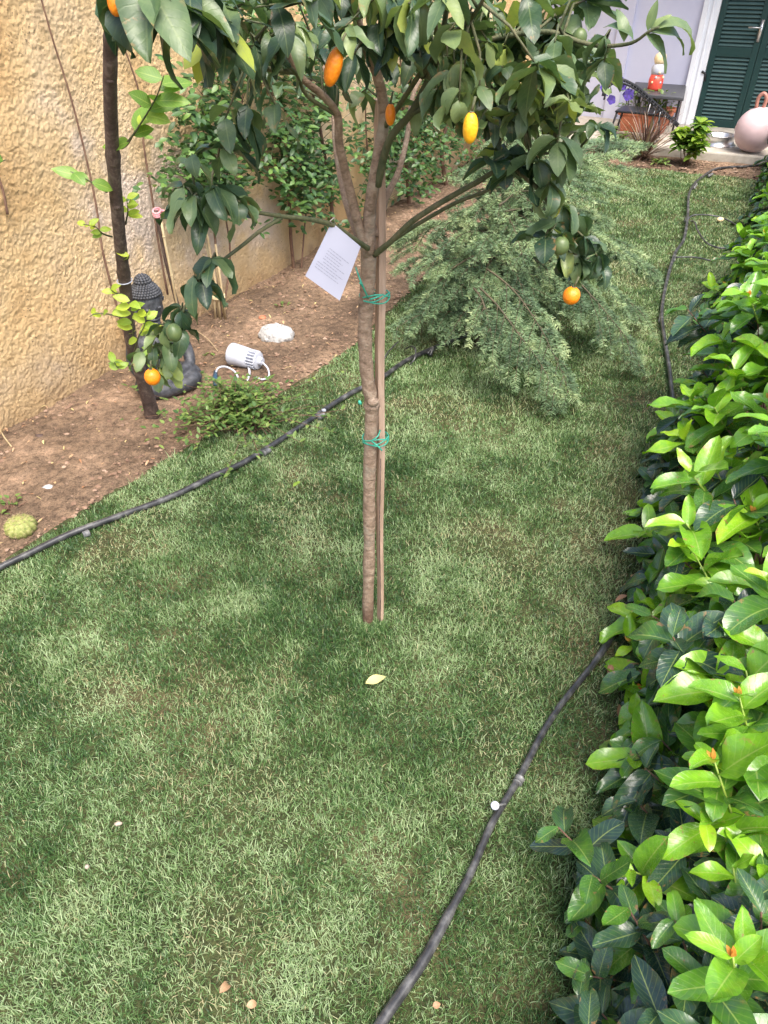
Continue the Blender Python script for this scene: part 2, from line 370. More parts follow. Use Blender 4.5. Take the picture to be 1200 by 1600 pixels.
def wallmat():
    m, nt, b, o = newmat('stucco'); g = geo(nt)
    n1 = noise(nt, 1.6, 4, .6, g); n2 = noise(nt, 210, 5, .85, g, .3); n3 = noise(nt, 7, 5, .7, g)
    r = ramp(nt, [(.34, (.70, .46, .22)), (.46, (.76, .545, .29)), (.55, (.77, .58, .35)), (.66, (.74, .61, .50))]); nt.links.new(n1.outputs[0], r.inputs[0])
    c = mixc(nt, M_(nt, 'MULTIPLY', M_(nt, 'SUBTRACT', n3.outputs[0], .55, True), 2.2, True), r.outputs[0], (.42, .30, .2))
    n4 = noise(nt, 90, 2, .6, g); n5 = noise(nt, 4.5, 3, .6, g); spk = M_(nt, 'MULTIPLY', M_(nt, 'MULTIPLY', M_(nt, 'SUBTRACT', n4.outputs[0], .60, True), 9.0, True), M_(nt, 'MULTIPLY', M_(nt, 'SUBTRACT', n5.outputs[0], .5, True), 8.0, True))
    c = mixc(nt, spk, c, (.13, .09, .06))
    # dirt splashed along the foot of the wall
    sz = nt.nodes.new('ShaderNodeSeparateXYZ'); nt.links.new(g, sz.inputs[0])
    d = M_(nt, 'MULTIPLY', M_(nt, 'SUBTRACT', 1.0, M_(nt, 'MULTIPLY', sz.outputs[2], 3.0), True), M_(nt, 'MULTIPLY', n3.outputs[0], 1.3), True)
    c = mixc(nt, M_(nt, 'MULTIPLY', d, .75), c, (.25, .16, .1))
    nt.links.new(c, b.inputs['Base Color']); b.inputs['Roughness'].default_value = .92; b.inputs['Specular IOR Level'].default_value = .2
    bump(nt, n2.outputs[0], 1.0, .010, b); return m
M['stucco'] = wallmat()

# ------------------------------------------------------------------ ground, bed, lawn
def gz(x, y): return 0.014 * (fbm(x * 1.7, y * 1.7, 5, 3) - .5) * 2 + .010 * (fbm(x * 8, y * 8, 15, 2) - .5)
LE = [(-2.6, -.3), (-1.75, 1.0), (-1.16, 1.92), (-1.005, 2.2), (-.795, 2.48), (-.396, 3.04), (-.134, 3.46), (.154, 4.18), (.435, 4.88), (1.0, 6.1), (1.75, 7.7)]
RE = [(.05, -.4), (.33, .3), (.85, 1.55), (1.48, 2.9), (2.36, 4.5), (3.40, 6.96)]
LEx = np.array([p[0] for p in LE]); LEy = np.array([p[1] for p in LE]); REx = np.array([p[0] for p in RE]); REy = np.array([p[1] for p in RE])
def lawn_end(x): return 7.60 - (x - 2.0) * .42
def inlawn(x, y, m=0.0):
    w = .035 * (fbm(x * 5, y * 5, 31, 3) - .5) * 2
    return (x > np.interp(y, LEy, LEx) + w + m) & (x < np.interp(y, REy, REx) + w * 1.5 - m) & (y < lawn_end(x) + w) & (y > -.4)
def gridsheet(name, pts_fn, nu, nv, mat, kind=None, parent=None):
    u, v = np.meshgrid(np.linspace(0, 1, nu), np.linspace(0, 1, nv)); V = pts_fn(u, v).reshape(-1, 3)
    i = np.arange(nu * nv).reshape(nv, nu)
    F = np.stack([i[:-1, :-1], i[:-1, 1:], i[1:, 1:], i[1:, :-1]], -1).reshape(-1)
    o = npmesh(name, V, F, np.full((nu - 1) * (nv - 1), 4), mat, parent)
    if kind: o['kind'] = kind
    return o
gm = MB(); gm.add([(-80, -80, -.06), (80, -80, -.06), (80, 80, -.06), (-80, 80, -.06)], [(0, 1, 2, 3)])
gm.build('ground', M['soil'])['kind'] = 'structure'
def lawnf(u, v):
    y = -.4 + v * 8.5; xl = np.interp(y, LEy, LEx) - .03; xr = np.interp(y, REy, REx) + .03; x = xl + (xr - xl) * u
    y = np.minimum(y, lawn_end(x)); return np.stack([x, y, gz(x, y)], -1)
gridsheet('lawn', lawnf, 90, 240, M['thatch'], 'structure')
def bedf(u, v):
    y = -.4 + v * 9.6; xl = -1.63 + (y - 2.58) * .4817 - .12; xr = np.interp(y, LEy, LEx) + .05; xr = np.where(y > 7.7, 2.4, xr); x = xl + (xr - xl) * u
    edge = np.clip((xr - x - .03) / .12, 0, 1)
    z = -.012 + edge * (.008 + .028 * (fbm(x * 9, y * 9, 3, 4) - .45) + .015 * (fbm(x * 34, y * 34, 8, 3) - .5) + .02 * (fbm(x * 2.5, y * 2.5, 4, 2)))
    return np.stack([x, y, z], -1)
gridsheet('garden_bed', bedf, 230, 1100, M['soil'], 'structure')
def hbed(u, v):
    y = -.5 + v * 8.4; xl = np.interp(y, REy, REx) - .05; x = xl + 1.5 * u
    z = -.012 + np.clip(u * 14, 0, 1) * (.02 + .03 * (fbm(x * 9, y * 9, 13, 4) - .5)); return np.stack([x, y, z], -1)
gridsheet('hedge_soil', hbed, 90, 500, M['darksoil'], 'structure')
def sbed(u, v):   # soil strip in front of the terrace
    x = 1.7 + u * 2.6; y0 = lawn_end(x) - .02; y = y0 + v * .8
    z = -.01 + .03 * np.clip(v * 6, 0, 1) + .03 * (fbm(x * 8, y * 8, 23, 4) - .5) * np.clip(v * 6, 0, 1); return np.stack([x, y, z], -1)
gridsheet('flower_bed', sbed, 140, 50, M['soil'], 'structure')

# grass blades
def make_grass():
    xs = []; ys = []
    for y0, y1, dens in ((-.1, 1.0, 62000), (1.0, 1.8, 60000), (1.8, 2.6, 46000), (2.6, 3.6, 31000), (3.6, 5.0, 20000), (5.0, 7.9, 12500)):
        xa = -2.0 if y0 < 1.8 else np.interp(y0, LEy, LEx) - .1; xb = np.interp(y1, REy, REx) + .15
        if y0 < 1.0: xa, xb = -1.25, 1.2
        n = int((y1 - y0) * (xb - xa) * dens); xs.append(rng.uniform(xa, xb, n)); ys.append(rng.uniform(y0, y1, n))
    x = np.concatenate(xs); y = np.concatenate(ys)
    dnoise = fbm(x * 3.2, y * 3.2, 61, 3); worn = fbm(x * 1.3, y * 1.3, 70, 3)
    # worn turf towards the hedge and where rolls of turf meet
    edge = np.clip((np.interp(y, REy, REx) - x) / .55, 0, 1)
    seam = np.exp(-((((x - .46 * y) * 1.0 + .28 + .03 * np.sin(y * 4)) / .03) ** 2)) + np.exp(-(((y - .35 * -x - 2.28 + .05 * np.sin(x * 6)) / .03) ** 2))
    keep = inlawn(x, y) & (rng.uniform(0, 1, len(x)) < 1.0 - .55 * np.clip((dnoise - .64) * 8, 0, 1) - .35 * seam - .4 * (1 - edge) * (y < 3.2) * (worn > .42))
    x = x[keep]; y = y[keep]; n = len(x); worn = worn[keep]; dn = dnoise[keep]; edge = edge[keep]
    cxy = P(577, 975, 0); k_ = 900; aa = rng.uniform(0, 6.283, k_); qq = rng.uniform(.018, .055, k_); tx = cxy.x + np.cos(aa) * qq; ty = cxy.y + np.sin(aa) * qq
    x = np.concatenate([x, tx]); y = np.concatenate([y, ty]); n = len(x); worn = np.concatenate([worn, np.zeros(k_)]); dn = np.concatenate([dn, np.zeros(k_)]); edge = np.concatenate([edge, np.ones(k_)])
    d = np.hypot(y, CAM_H)
    hgt = (.017 + .014 * rng.uniform(0, 1, n) ** 1.8) * (.5 + .85 * fbm(x * 9, y * 9, 51, 3)) * .95 * np.where(rng.uniform(0, 1, n) < .04, 1.6, 1)
    wd = .00092 * (1 + .32 * np.clip(d - 1.6, 0, 6)) * rng.uniform(.75, 1.35, n)
    ang = 6.283 * fbm(x * 2.2, y * 2.2, 90, 3) * 2.2 + rng.normal(0, 2.4, n)
    lean = np.clip(rng.normal(.85, .38, n) + .5 * (fbm(x * 4, y * 4, 44, 2) - .5), .05, 1.5)
    dx = np.cos(ang); dy = np.sin(ang)
    sx = -dy; sy = dx; tw = rng.uniform(-.9, .9, n)
    sx, sy = sx * np.cos(tw) - sy * np.sin(tw), sx * np.sin(tw) + sy * np.cos(tw)
    z0 = gz(x, y) - .003
    l1 = lean * .55; l2 = lean * 1.25
    m = np.stack([x + dx * hgt * .5 * np.sin(l1), y + dy * hgt * .5 * np.sin(l1), z0 + hgt * .5 * np.cos(l1)], 1)
    tp = m + np.stack([dx * hgt * .6 * np.sin(l2), dy * hgt * .6 * np.sin(l2), hgt * .6 * np.maximum(np.cos(l2), -.1)], 1)
    tp[:, 2] = np.maximum(tp[:, 2], z0 + .006)
    s = np.stack([sx, sy, np.zeros(n)], 1) * wd[:, None]
    b = np.stack([x, y, z0], 1)
    V = np.stack([b - s, b + s, m + s * .9, m - s * .9, tp], 1)
    patch = fbm(x * 2.2, y * 2.2, 81, 4); patch2 = fbm(x * 6.5, y * 6.5, 83, 3)
    tint = .43 + .28 * (patch - .5) + .8 * (patch2 - .5) + .7 * (fbm(x * 15, y * 15, 86, 2) - .5) + rng.normal(0, .21, n)
    tint = np.clip(tint, .02, .78)
    straw = rng.uniform(0, 1, n) < (.035 + .5 * np.clip((dn - .58) * 4, 0, 1) + .30 * (1 - edge) * np.clip((worn - .4) * 6, 0, 1))
    tint = np.where(straw, rng.uniform(.8, 1, n), tint)
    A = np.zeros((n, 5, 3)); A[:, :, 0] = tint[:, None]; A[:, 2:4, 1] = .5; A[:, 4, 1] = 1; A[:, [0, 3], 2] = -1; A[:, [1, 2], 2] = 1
    A[:, :2, 0] *= .8;  # blade feet darker: shade of the gaps put into the tint
    base = np.arange(n) * 5
    L = np.stack([base, base + 1, base + 2, base + 3, base + 3, base + 2, base + 4], 1).reshape(-1)
    C = np.tile([4, 3], n)
    o = npmesh('grass', V.reshape(-1, 3), L, C, M['grass'], None, A.reshape(-1, 3))
    o['kind'] = 'stuff'; tag(o, 'short green lawn grass with straw coloured worn patches', 'grass')
    print('grass blades', n)
make_grass()

def scatter_clods():
    mb = MB(); r = random.Random(5)
    def one(x, y, z, s, k):
        vs = []; ico = [(-1, 0, .6), (1, 0, .6), (0, 1, .5), (0, -1, .5), (0, 0, 1), (.7, .7, 0), (-.7, .7, 0), (.7, -.7, 0), (-.7, -.7, 0)]
        for a in ico: vs.append((x + a[0] * s * r.uniform(.6, 1.2), y + a[1] * s * r.uniform(.6, 1.2), z + a[2] * s * .7 * r.uniform(.5, 1.2)))
        mb.add(vs, [(4, 0, 3), (4, 3, 1), (4, 1, 2), (4, 2, 0), (0, 6, 8), (3, 8, 7), (1, 7, 5), (2, 5, 6), (0, 8, 3), (3, 7, 1), (1, 5, 2), (2, 6, 0)])
    for i in range(16000):
        y = r.uniform(1.5, 6.5); xl = -1.63 + (y - 2.58) * .4817; xr = float(np.interp(y, LEy, LEx)); x = r.uniform(xl, xr)
        one(x, y, -.004 + .012 * r.random(), .002 + .011 * r.random() ** 5, 0)
    for i in range(1500):
        y = r.uniform(.2, 3.5); x = float(np.interp(y, REy, REx)) + r.uniform(-.03, .5); one(x, y, .005, .003 + .009 * r.random() ** 3, 0)
    for i in range(700):
        x = r.uniform(2.0, 3.6); one(x, float(lawn_end(x)) + r.uniform(.0, .5), .02, .006 + .014 * r.random() ** 3, 0)
    o = mb.build('soil_crumbs', M['clod'], None, False); o['kind'] = 'stuff'; tag(o, 'loose crumbs of earth and gravel on the bare soil', 'gravel')
scatter_clods()

def litter():
    L = Leaves(); r = random.Random(91)
    for i in range(520):
        y = r.uniform(1.6, 6.0); xl = -1.63 + (y - 2.58) * .4817; xr = float(np.interp(y, LEy, LEx)); x = xl + (xr - xl) * r.random() ** 1.4; a = r.uniform(0, 6.28)
        L.add((x, y, r.uniform(.012, .028)), (math.cos(a), math.sin(a), r.uniform(-.1, .2)), (r.uniform(-.4, .4), 0, 1), r.uniform(.010, .032), r.uniform(.002, .010), r.uniform(0, 1.5), .3, r.uniform(0, .9))
    o = L.build('leaf_litter', M['deadleaf'], None, 4); o['kind'] = 'stuff'; tag(o, 'dry leaf scraps and chips scattered over the left soil bed', 'leaf litter')
litter()

# ------------------------------------------------------------------ stucco wall
def make_wall():
    t = thing('garden_wall', 'rough peach yellow stucco wall along the left soil bed', 'wall', W0)
    for k, (s0, s1, ds, dz) in enumerate(((-1.3, 2.3, .0042, .0042), (2.3, 4.6, .0065, .0065), (4.6, 9.2, .014, .014))):
        ns = int((s1 - s0) / ds); nz = int(2.1 / dz)
        s, z = np.meshgrid(np.linspace(s0, s1, ns), np.linspace(-.05, 2.05, nz))
        wx = s + .02 * (fbm(s * 30, z * 30, 91, 2) - .5); wz = z + .02 * (fbm(s * 30, z * 30, 92, 2) - .5)
        d = .0115 * (fbm(wx * 78, wz * 78, 7, 3, 1.0) - .5) + .004 * (fbm(s * 20, z * 20, 9, 2) - .5) + .03 * (fbm(s * 2, z * 2, 6, 2) - .5)
        d = d - .006 * np.clip(fbm(wx * 90, wz * 90, 77, 2) - .55, 0, 1) * 2
        d = np.where(s > 3.19, d, d)
        V = np.stack([W0.x + WD.x * s + WN.x * d, W0.y + WD.y * s + WN.y * d, z], -1).reshape(-1, 3)
        i = np.arange(ns * nz).reshape(nz, ns); F = np.stack([i[:-1, :-1], i[:-1, 1:], i[1:, 1:], i[1:, :-1]], -1).reshape(-1)
        if k == 0: V1, F1 = V, F
        else: V1 = np.concatenate([V1, V]); F1 = np.concatenate([F1, F + off])
        off = len(V1)
    npmesh('render_coat', V1, F1, np.full(len(F1) // 4, 4), M['stucco'], t)
    b = MB(); c = W0 + WD * 3.8 - WN * .14 + Vector((0, 0, 1.0)); b.box(c, (10.9, .2, 2.16), WD, WN)
    b.build('wall_core', M['stucco'], t, False)
    cp = MB(); cp.box(W0 + WD * 3.8 - WN * .12 + Vector((0, 0, 2.11)), (11, .34, .06), WD, WN); cp.build('coping', M['concrete'], t, False, .008)
make_wall()

# ------------------------------------------------------------------ house
def make_house():
    t = thing('house', 'lilac white house front with white door frame and green shutters', 'house', Fp(-2, 0))
    w = MB()
    def fbx(mb, x0, x1, z0, z1, o0, o1): mb.box(Fp((x0 + x1) / 2, (z0 + z1) / 2, (o0 + o1) / 2), (x1 - x0, o1 - o0, z1 - z0), FD, FN)
    fbx(w, -2.6, -.16, 0, 3, -.3, 0); fbx(w, 1.92, 4.5, 0, 3, -.3, 0); fbx(w, -.16, 1.92, 2.35, 3, -.3, 0)
    w.build('wall', M['facade'], t, False)
    s = MB(); fbx(s, -1.02, -.86, 0, 3, .0, .035); s.build('pilaster', M['facade'], t, False, .004)
    f = MB(); fbx(f, -.16, -.0, .1, 2.4, -.06, .02); fbx(f, -.165, -.115, .1, 2.4, .02, .05); fbx(f, -.075, -.055, .1, 2.4, .02, .032)
    fbx(f, 1.9, 2.06, .1, 2.4, -.06, .03); fbx(f, -.16, 2.06, 2.4, 2.52, -.06, .03)
    f.build('door_frame', M['white_trim'], t, False, .004)
    bl = MB(); fbx(bl, -2.6, 4.5, 2.75, 2.9, 0.002, 1.15); bl.build('added_shade_slab', M['facade'], t, False, .01)  # unseen overhang, added to keep sky and sun off the facade
    dk = MB(); fbx(dk, 0, 1.9, .1, 2.4, -.3, -.09); dk.build('inner_door', M['greenpaint'], t, False)
    for k in range(4):
        x0 = .004 + k * .474; x1 = x0 + .470
        p = MB(); st = .062
        fbx(p, x0, x0 + st, .02, 2.38, -.055, -.012); fbx(p, x1 - st, x1, .02, 2.38, -.055, -.012)
        for z0, z1 in ((.02, .17), (.76, .85), (1.5, 1.59), (2.28, 2.38)): fbx(p, x0 + st, x1 - st, z0, z1, -.053, -.014)
        sh = p.build('shutter', M['greenpaint'], t, False, .003)
        sl_ = MB()
        for z0, z1 in ((.17, .76), (.85, 1.5), (1.59, 2.28)):
            nn = int((z1 - z0) / .036)
            for i in range(nn):
                z = z0 + (i + .5) * (z1 - z0) / nn
                ax = (FN * .75 - Vector((0, 0, 1)) * .66).normalized()
                sl_.box(Fp((x0 + x1) / 2, z, -.032), (x1 - x0 - 2 * st - .001, .036, .006), FD, ax, FD.cross(ax))
        sl_.build('louvres', M['slat'], sh, False)
        if k == 0:
            h = MB(); h.box(Fp(x1 - .03, 1.0, .0), (.028, .012, .19), FD, FN); h.tube([Fp(x1 - .03, 1.03, .0), Fp(x1 - .03, 1.03, .05), Fp(x1 - .15, 1.03, .055)], .008, 8)
            h.build('handle', M['steel'], sh, True)
            c = MB(); c.tube([Fp(-.03, .62, .03), Fp(.01, .60, .02), Fp(.02, .53, .015)], .013, 6); c.build('shutter_catch', M['blackmetal'], sh)
make_house()
# terrace slab
tm = MB(); tx = MB()
e0 = P(880, 218, .1); e0 = Vector((e0.x, e0.y, 0)); 
def slabpt(x, off, z): return Fp(x, z, off)
tm.box(Fp(.6, .02, .70), (7.2, 1.40, .16), FD, FN)
o = tm.build('terrace', M['concrete'], None, False, .015); o['kind'] = 'structure'

# ------------------------------------------------------------------ terrace things
def make_table():
    z = .48; FL, FR, BR, BL = [P(u, v, z) for u, v in ((996, 146), (1069, 153), (1074, 127), (990, 113))]
    cc = (FL + FR + BR + BL) / 4; t = thing('bistro_table', 'dark grey rectangular table beside the white door frame', 'table', (cc.x, cc.y, .1))
    b = MB(); top = [FL, FR, BR, BL]; b.add([p + Vector((0, 0, -.03)) for p in top] + top, [(3, 2, 1, 0), (4, 5, 6, 7), (0, 1, 5, 4), (1, 2, 6, 5), (2, 3, 7, 6), (3, 0, 4, 7)])
    b.build('tabletop', M['tabletop'], t, False, .006)
    for i in range(4):
        p = top[i] + (cc - top[i]) * .14; q = top[3 - i] + (cc - top[3 - i]) * .2
        l = MB(); l.tube([p + Vector((0, 0, -.028)), Vector((p.x * .85 + q.x * .15, p.y * .85 + q.y * .15, .1))], .011, 8); l.build('leg', M['blackmetal'], t)
    a = FL + (cc - FL) * .16; c = FR + (cc - FR) * .16; r = MB(); r.tube([a + Vector((0, 0, -.2)), c + Vector((0, 0, -.2))], .009, 8); r.build('stretcher', M['blackmetal'], t)
tc_ = make_table()
def make_chair():
    Y = 8.0
    base = Vector((2.65, 8.3, .1)); t = thing('metal_chair', 'black metal chair with curved openwork back behind the flower trough', 'chair', base)
    arc = [(942, 150), (947, 133), (958, 124), (974, 125), (995, 136), (1018, 156), (1040, 177), (1060, 195)]
    for k, (off, nm, r) in enumerate(((0, 'back_rim', .014), (6, 'inner_rim', .009))):
        b = MB(); b.tube(smoothpath([Q(u + off * .3, v + off, Y + .012 * i) for i, (u, v) in enumerate(arc)], 4), r, 8); b.build(nm, M['blackmetal'], t)
    m = MB()
    pp = smoothpath([Q(u, v, Y) for u, v in arc], 5)
    for i in range(6, len(pp) - 2, 1): m.tube([pp[i], pp[i] + Vector((-.02, 0, -.055))], .004, 5)
    m.build('mesh_band', M['blackmetal'], t)
    seat = MB(); sc = Vector((2.62, 8.3, .36)); seat.box(sc, (.40, .36, .02), FD, FN); seat.build('seat', M['blackmetal'], t, False, .008)
    for i in range(2):
        for j in (-1, 1):
            l = MB(); q = sc + FD * (.18 * (1 if i else -1)) + FN * .16 * j; l.tube([q, Vector((q.x, q.y, .1)) + FD * (.05 if i else -.05)], .011, 8); l.build('leg', M['blackmetal'], t)
    for i in range(5):
        l = MB(); l.tube([Q(1016 + 8 * i, 163 + 6 * i, Y + .05), Q(1004 + 10 * i, 205, Y + .12)], .004, 6); l.build('spoke', M['steel'], t)
make_chair()
def make_bottle():
    c = P(1022, 141, .48); t = thing('squeeze_bottle', 'red plastic bottle with pale belly and round cream top on the table', 'bottle', c)
    b = MB(); b.lathe([(.058, .001), (.066, .02), (.068, .09), (.055, .13)], c); b.build('body', M['red'], t)
    b = MB(); b.lathe([(.055, .13), (.062, .155), (.06, .19), (.042, .215)], c); b.build('collar', M['white'], t)
    b = MB(); b.lathe([(.042, .215), (.052, .235), (.056, .262), (.046, .29), (.02, .306), (.0, .31)], c); b.build('cap', M['cream'], t)
    t.scale = (1.12,) * 3
    for i in range(5):
        s = MB(); a = -2.4 + .4 * i; s.blob(c + Vector((.064 * math.cos(a), .064 * math.sin(a), .07 + .04 * (i % 3))), (.012, .012, .014), 1); s.build('spot', M['white' if i % 2 else 'cream'], t)
make_bottle()
def make_planter():
    a = P(960, 212, .1) ; b_ = P(1030, 200, .1); c = P(1000, 208, .1) - FN * .1
    t = thing('flower_trough', 'terracotta trough of purple petunias at the terrace edge', 'planter', c)
    w, d, h = .52, .2, .20; m = MB()
    def ring(s, z): return [c + FD * w / 2 * s * i + FN * d / 2 * s * j + Vector((0, 0, z)) for i, j in ((-1, -1), (1, -1), (1, 1), (-1, 1))]
    rs = [ring(.84, 0), ring(.96, h * .78), ring(1.04, h * .78), ring(1.06, h), ring(.94, h), ring(.92, h - .04)]
    vs = [p for r_ in rs for p in r_]; fs = [(i * 4 + k, i * 4 + (k + 1) % 4, (i + 1) * 4 + (k + 1) % 4, (i + 1) * 4 + k) for i in range(5) for k in range(4)] + [(0, 3, 2, 1)]
    m.add(vs, fs); m.build('trough', M['terracotta'], t, False, .008)
    e = MB(); e.add(ring(.93, h - .03), [(0, 1, 2, 3)]); e.build('potting_soil', M['darksoil'], t)
    L = Leaves(); st = MB(); r = random.Random(3)
    for i in range(150):
        q = c + FD * r.uniform(-.25, .27) + FN * r.uniform(-.1, .12) + Vector((0, 0, h - .02)); top = q + Vector((r.uniform(-.08, .06), r.uniform(-.08, .02), r.uniform(.03, .22)))
        if i % 3 == 0: st.tube([q, top], .003, 4)
        L.add(top, (r.uniform(-1, 1), r.uniform(-1, .6), r.uniform(-.3, .6)), (0, -.2, 1), r.uniform(.04, .07), r.uniform(.025, .035), .7, .2, r.uniform(.2, 1))
    merge(L.build('foliage', M['weed'], t), st.build('stems', M['twig'], t))
    for u, v, s in ((944, 137, .9), (966, 127, 1.2), (982, 148, 1.25), (955, 156, 1.0), (949, 146, .6), (974, 136, .7)):
        F = Leaves(); ctr = Q(u, v, c.y - .05); n = Vector((r.uniform(-.3, .3), -1, r.uniform(.3, .8))).normalized()
        U = n.cross(Vector((0, 0, 1))).normalized(); W = n.cross(U)
        for k in range(5):
            an = k * 1.2566; dd = U * math.cos(an) + W * math.sin(an) + n * .25; F.add(ctr, dd, n, .052 * s, .058 * s, .4, .1, r.uniform(0, 1), .4)
        F.build('petunia_flower', M['petal'], t, 5, .9)
    p2 = P(1037, 186, .1) - FN * .35
make_planter()
def lathe_thing(name, label, cat, c, prof, mat, n=28, part=None):
    b = MB(); b.lathe(prof, (0, 0, 0), n=n); o = b.build(name, mat); o.location = c; tag(o, label, cat); return o
cp_ = P(1036, 196, .1) - FN * .05
t = thing('clay_pot', 'small round terracotta pot under the black chair', 'pot', cp_)
b = MB(); b.lathe([(.06, 0), (.085, .13), (.1, .13), (.102, .17), (.09, .17), (.085, .15), (.0, .145)], cp_); b.build('pot', M['terracotta'], t)
lathe_thing('metal_bowl', 'shiny steel pet bowl on the terrace edge before the door', 'bowl', P(1122, 226, .1),
            [(.165, .0), (.168, .006), (.15, .012), (.14, .05), (.147, .088), (.152, .09), (.148, .094), (.138, .086), (.125, .03), (.0, .024)], M['steel'])
def make_ball():
    c = P(1172, 238, .1); r0 = .195; t = thing('hopper_ball', 'pale pink bouncing ball with a dull red handle beside the bowl', 'ball', c)
    b = MB(); b.lathe([(0.0, 0)] + [(r0 * math.sin(a) * (1 + .012 * math.cos(a * 20)), r0 - r0 * math.cos(a)) for a in [math.pi * i / 22 for i in range(1, 22)]] + [(0, 2 * r0)], c); b.build('ball', M['pink'], t)
    h = MB(); tp = c + Vector((-.03, 0, 2 * r0 - .01)); h.tube(smoothpath([tp + FD * -.03, tp + FD * -.035 + Vector((0, 0, .08)), tp + Vector((0, 0, .12)), tp + FD * .035 + Vector((0, 0, .08)), tp + FD * .03]), .017, 8); h.build('handle', M['handle'], t)
make_ball()
def make_spiky():
    c = P(1003, 252, .01); t = thing('spiky_plant', 'brown spiky cordyline with dry arching blades before the terrace', 'plant', c)
    L = Leaves(); r = random.Random(9)
    for i in range(130):
        a = r.uniform(0, 6.28); e = abs(r.gauss(.25, .55)); d = Vector((math.cos(a) * math.sin(e), math.sin(a) * math.sin(e), math.cos(e) + .05))
        L.add(c + Vector((r.uniform(-.02, .02), r.uniform(-.02, .02), .02)), d, (0, 0, 1), r.uniform(.25, .56), .014, r.uniform(.1, .9), .3, r.uniform(0, .9) ** 1.5)
    L.build('blades', M['dryblade'], t, 7)
    L = Leaves()
    for i in range(40):
        a = r.uniform(0, 6.28); e = r.uniform(1.0, 1.5); d = Vector((math.cos(a) * math.sin(e), math.sin(a) * math.sin(e), math.cos(e))); L.add(c + Vector((0, 0, .03)), d, (0, 0, 1), r.uniform(.15, .3), .012, .5, .3, r.uniform(0, .5))
    L.build('lower_blades', M['darkleaf'] if 'darkleaf' in M else M['dryblade'], t)
make_spiky()
def leafy_bush(name, label, cat, c, rad, h, n, Ls, mat, seed, tint=(0, 1), group=None, stems=14, stemmat='redstem', ratio=.45):
    t = thing(name, label, cat, c, group); r = random.Random(seed); L = Leaves(); s = MB(); c = Vector(c)
    tips = []
    for i in range(stems):
        a = r.uniform(0, 6.28); q = r.uniform(.2, 1) ** .6; tip = c + Vector((math.cos(a) * rad * q, math.sin(a) * rad * q, h * (1.05 - .55 * q * q) * r.uniform(.8, 1.05)))
        s.tube([c + Vector((r.uniform(-.2, .2) * rad, r.uniform(-.2, .2) * rad, -.01)), (c + tip) / 2 + Vector((0, 0, h * .08)), tip], [.004, .003, .0015], 5); tips.append(tip)
    for i in range(n):
        tp = r.choice(tips); k = r.uniform(.25, 1) ** .5; p = c + (tp - c) * k; a = r.uniform(0, 6.28); e = r.uniform(-.2, .9)
        L.add(p, (math.cos(a), math.sin(a), e), (0, 0, 1), r.uniform(.7, 1.2) * Ls, Ls * ratio * r.uniform(.8, 1.2), r.uniform(.2, .9), .2, min(1, max(0, r.uniform(*tint) * (.4 + .6 * k))))
    merge(L.build('foliage', M[mat], t), s.build('stems', M[stemmat], t)); return t
leafy_bush('hydrangea', 'bright green hydrangea bush between spiky plant and steel bowl', 'plant', P(1068, 262, 0), .19, .44, 420, .1, 'lime', 21, (.1, .75), ratio=.6)
leafy_bush('leafy_plant', 'small green plant growing left of the brown spiky plant', 'plant', P(955, 242, 0), .16, .26, 130, .1, 'weed', 22, (.2, 1))
leafy_bush('low_herb', 'tiny low green clump at the foot of the spiky plant', 'plant', P(1030, 262, 0), .08, .1, 40, .06, 'weed', 23, (.2, .9))

# ------------------------------------------------------------------ hoses
def hose(name, label, px, r, zz=.016, smooth=6):
    t = thing(name, label, 'hose', P(*px[0], 0)); b = MB(); pts = smoothpath([P(u, v, 0) + Vector((0, 0, zz)) for u, v in px], smooth)
    rr = random.Random(len(px))
    pts = [p + Vector((0, 0, .004 * max(0, p.y - 1.5) + 0.014 * float(fbm(np.array([p.x]) * 1.7, np.array([p.y]) * 1.7, 5, 3)[0] - .5) * 2)) for p in pts]
    if hasattr(r, '__len__'): r = (r + [r[-1]] * 200)[:len(pts)]
    b.tube(pts, r, 12); b.build('pipe', M['hose'], t); return t, pts
lh, lp = hose('garden_hose', 'black irrigation hose crossing the lawn on the left behind the tree', [(-60, 925), (0, 896), (42, 876), (96, 850), (137, 833), (200, 808), (271, 779), (333, 750), (383, 727), (437, 693), (483, 663), (550, 620), (592, 600), (633, 571), (675, 552), (720, 535), (760, 520)], .0115)
rh, rp = hose('garden_hose', 'black irrigation hose running along the foot of the hedge', [(560, 1665), (596, 1600), (660, 1506), (701, 1431), (735, 1367), (769, 1289), (810, 1221), (847, 1150), (880, 1100), (930, 1037), (963, 983), (1000, 907), (1030, 820), (1050, 740), (1053, 680), (1045, 593), (1038, 547), (1032, 497), (1040, 447), (1053, 403), (1067, 380), (1073, 343), (1075, 310), (1087, 290), (1110, 273), (1133, 268), (1167, 266), (1200, 262)], [.0115] * 13 + [.0108] * 6 + [.0088] * 36 + [.0105] * 101)
def collar(par, u, v, u2, v2, r=.013, mat='hosegrey', name='connector'):
    a = P(u, v, .018); c = P(u2, v2, .018); b = MB(); d = (c - a)
    b.tube([a, a + d * .08, a + d * .1, c - d * .1, c - d * .08, c], [r * .8, r, r * .92, r * .92, r, r * .8], 12); b.build(name, M[mat], par)
for q in ((808, 1224, 813, 1215), (1032, 503, 1033, 492), (1052, 407, 1054, 399), (1072, 346, 1073, 340), (1107, 275, 1113, 272), (1084, 294, 1088, 288)): collar(rh, *q)
for q in ((412, 708, 421, 702), (130, 836, 140, 832), (498, 653, 506, 648)): collar(lh, *q)
def cable(parent, pts, r, mat, name='loop'):
    b = MB(); b.tube(smoothpath(pts, 5), r, 6); return b.build(name, M[mat], parent)
cable(lh, [P(602, 590, .02), P(598, 570, .06), P(605, 552, .08), P(618, 538, .06), P(622, 534, .03)], .004, 'hose', 'thin_pipe')
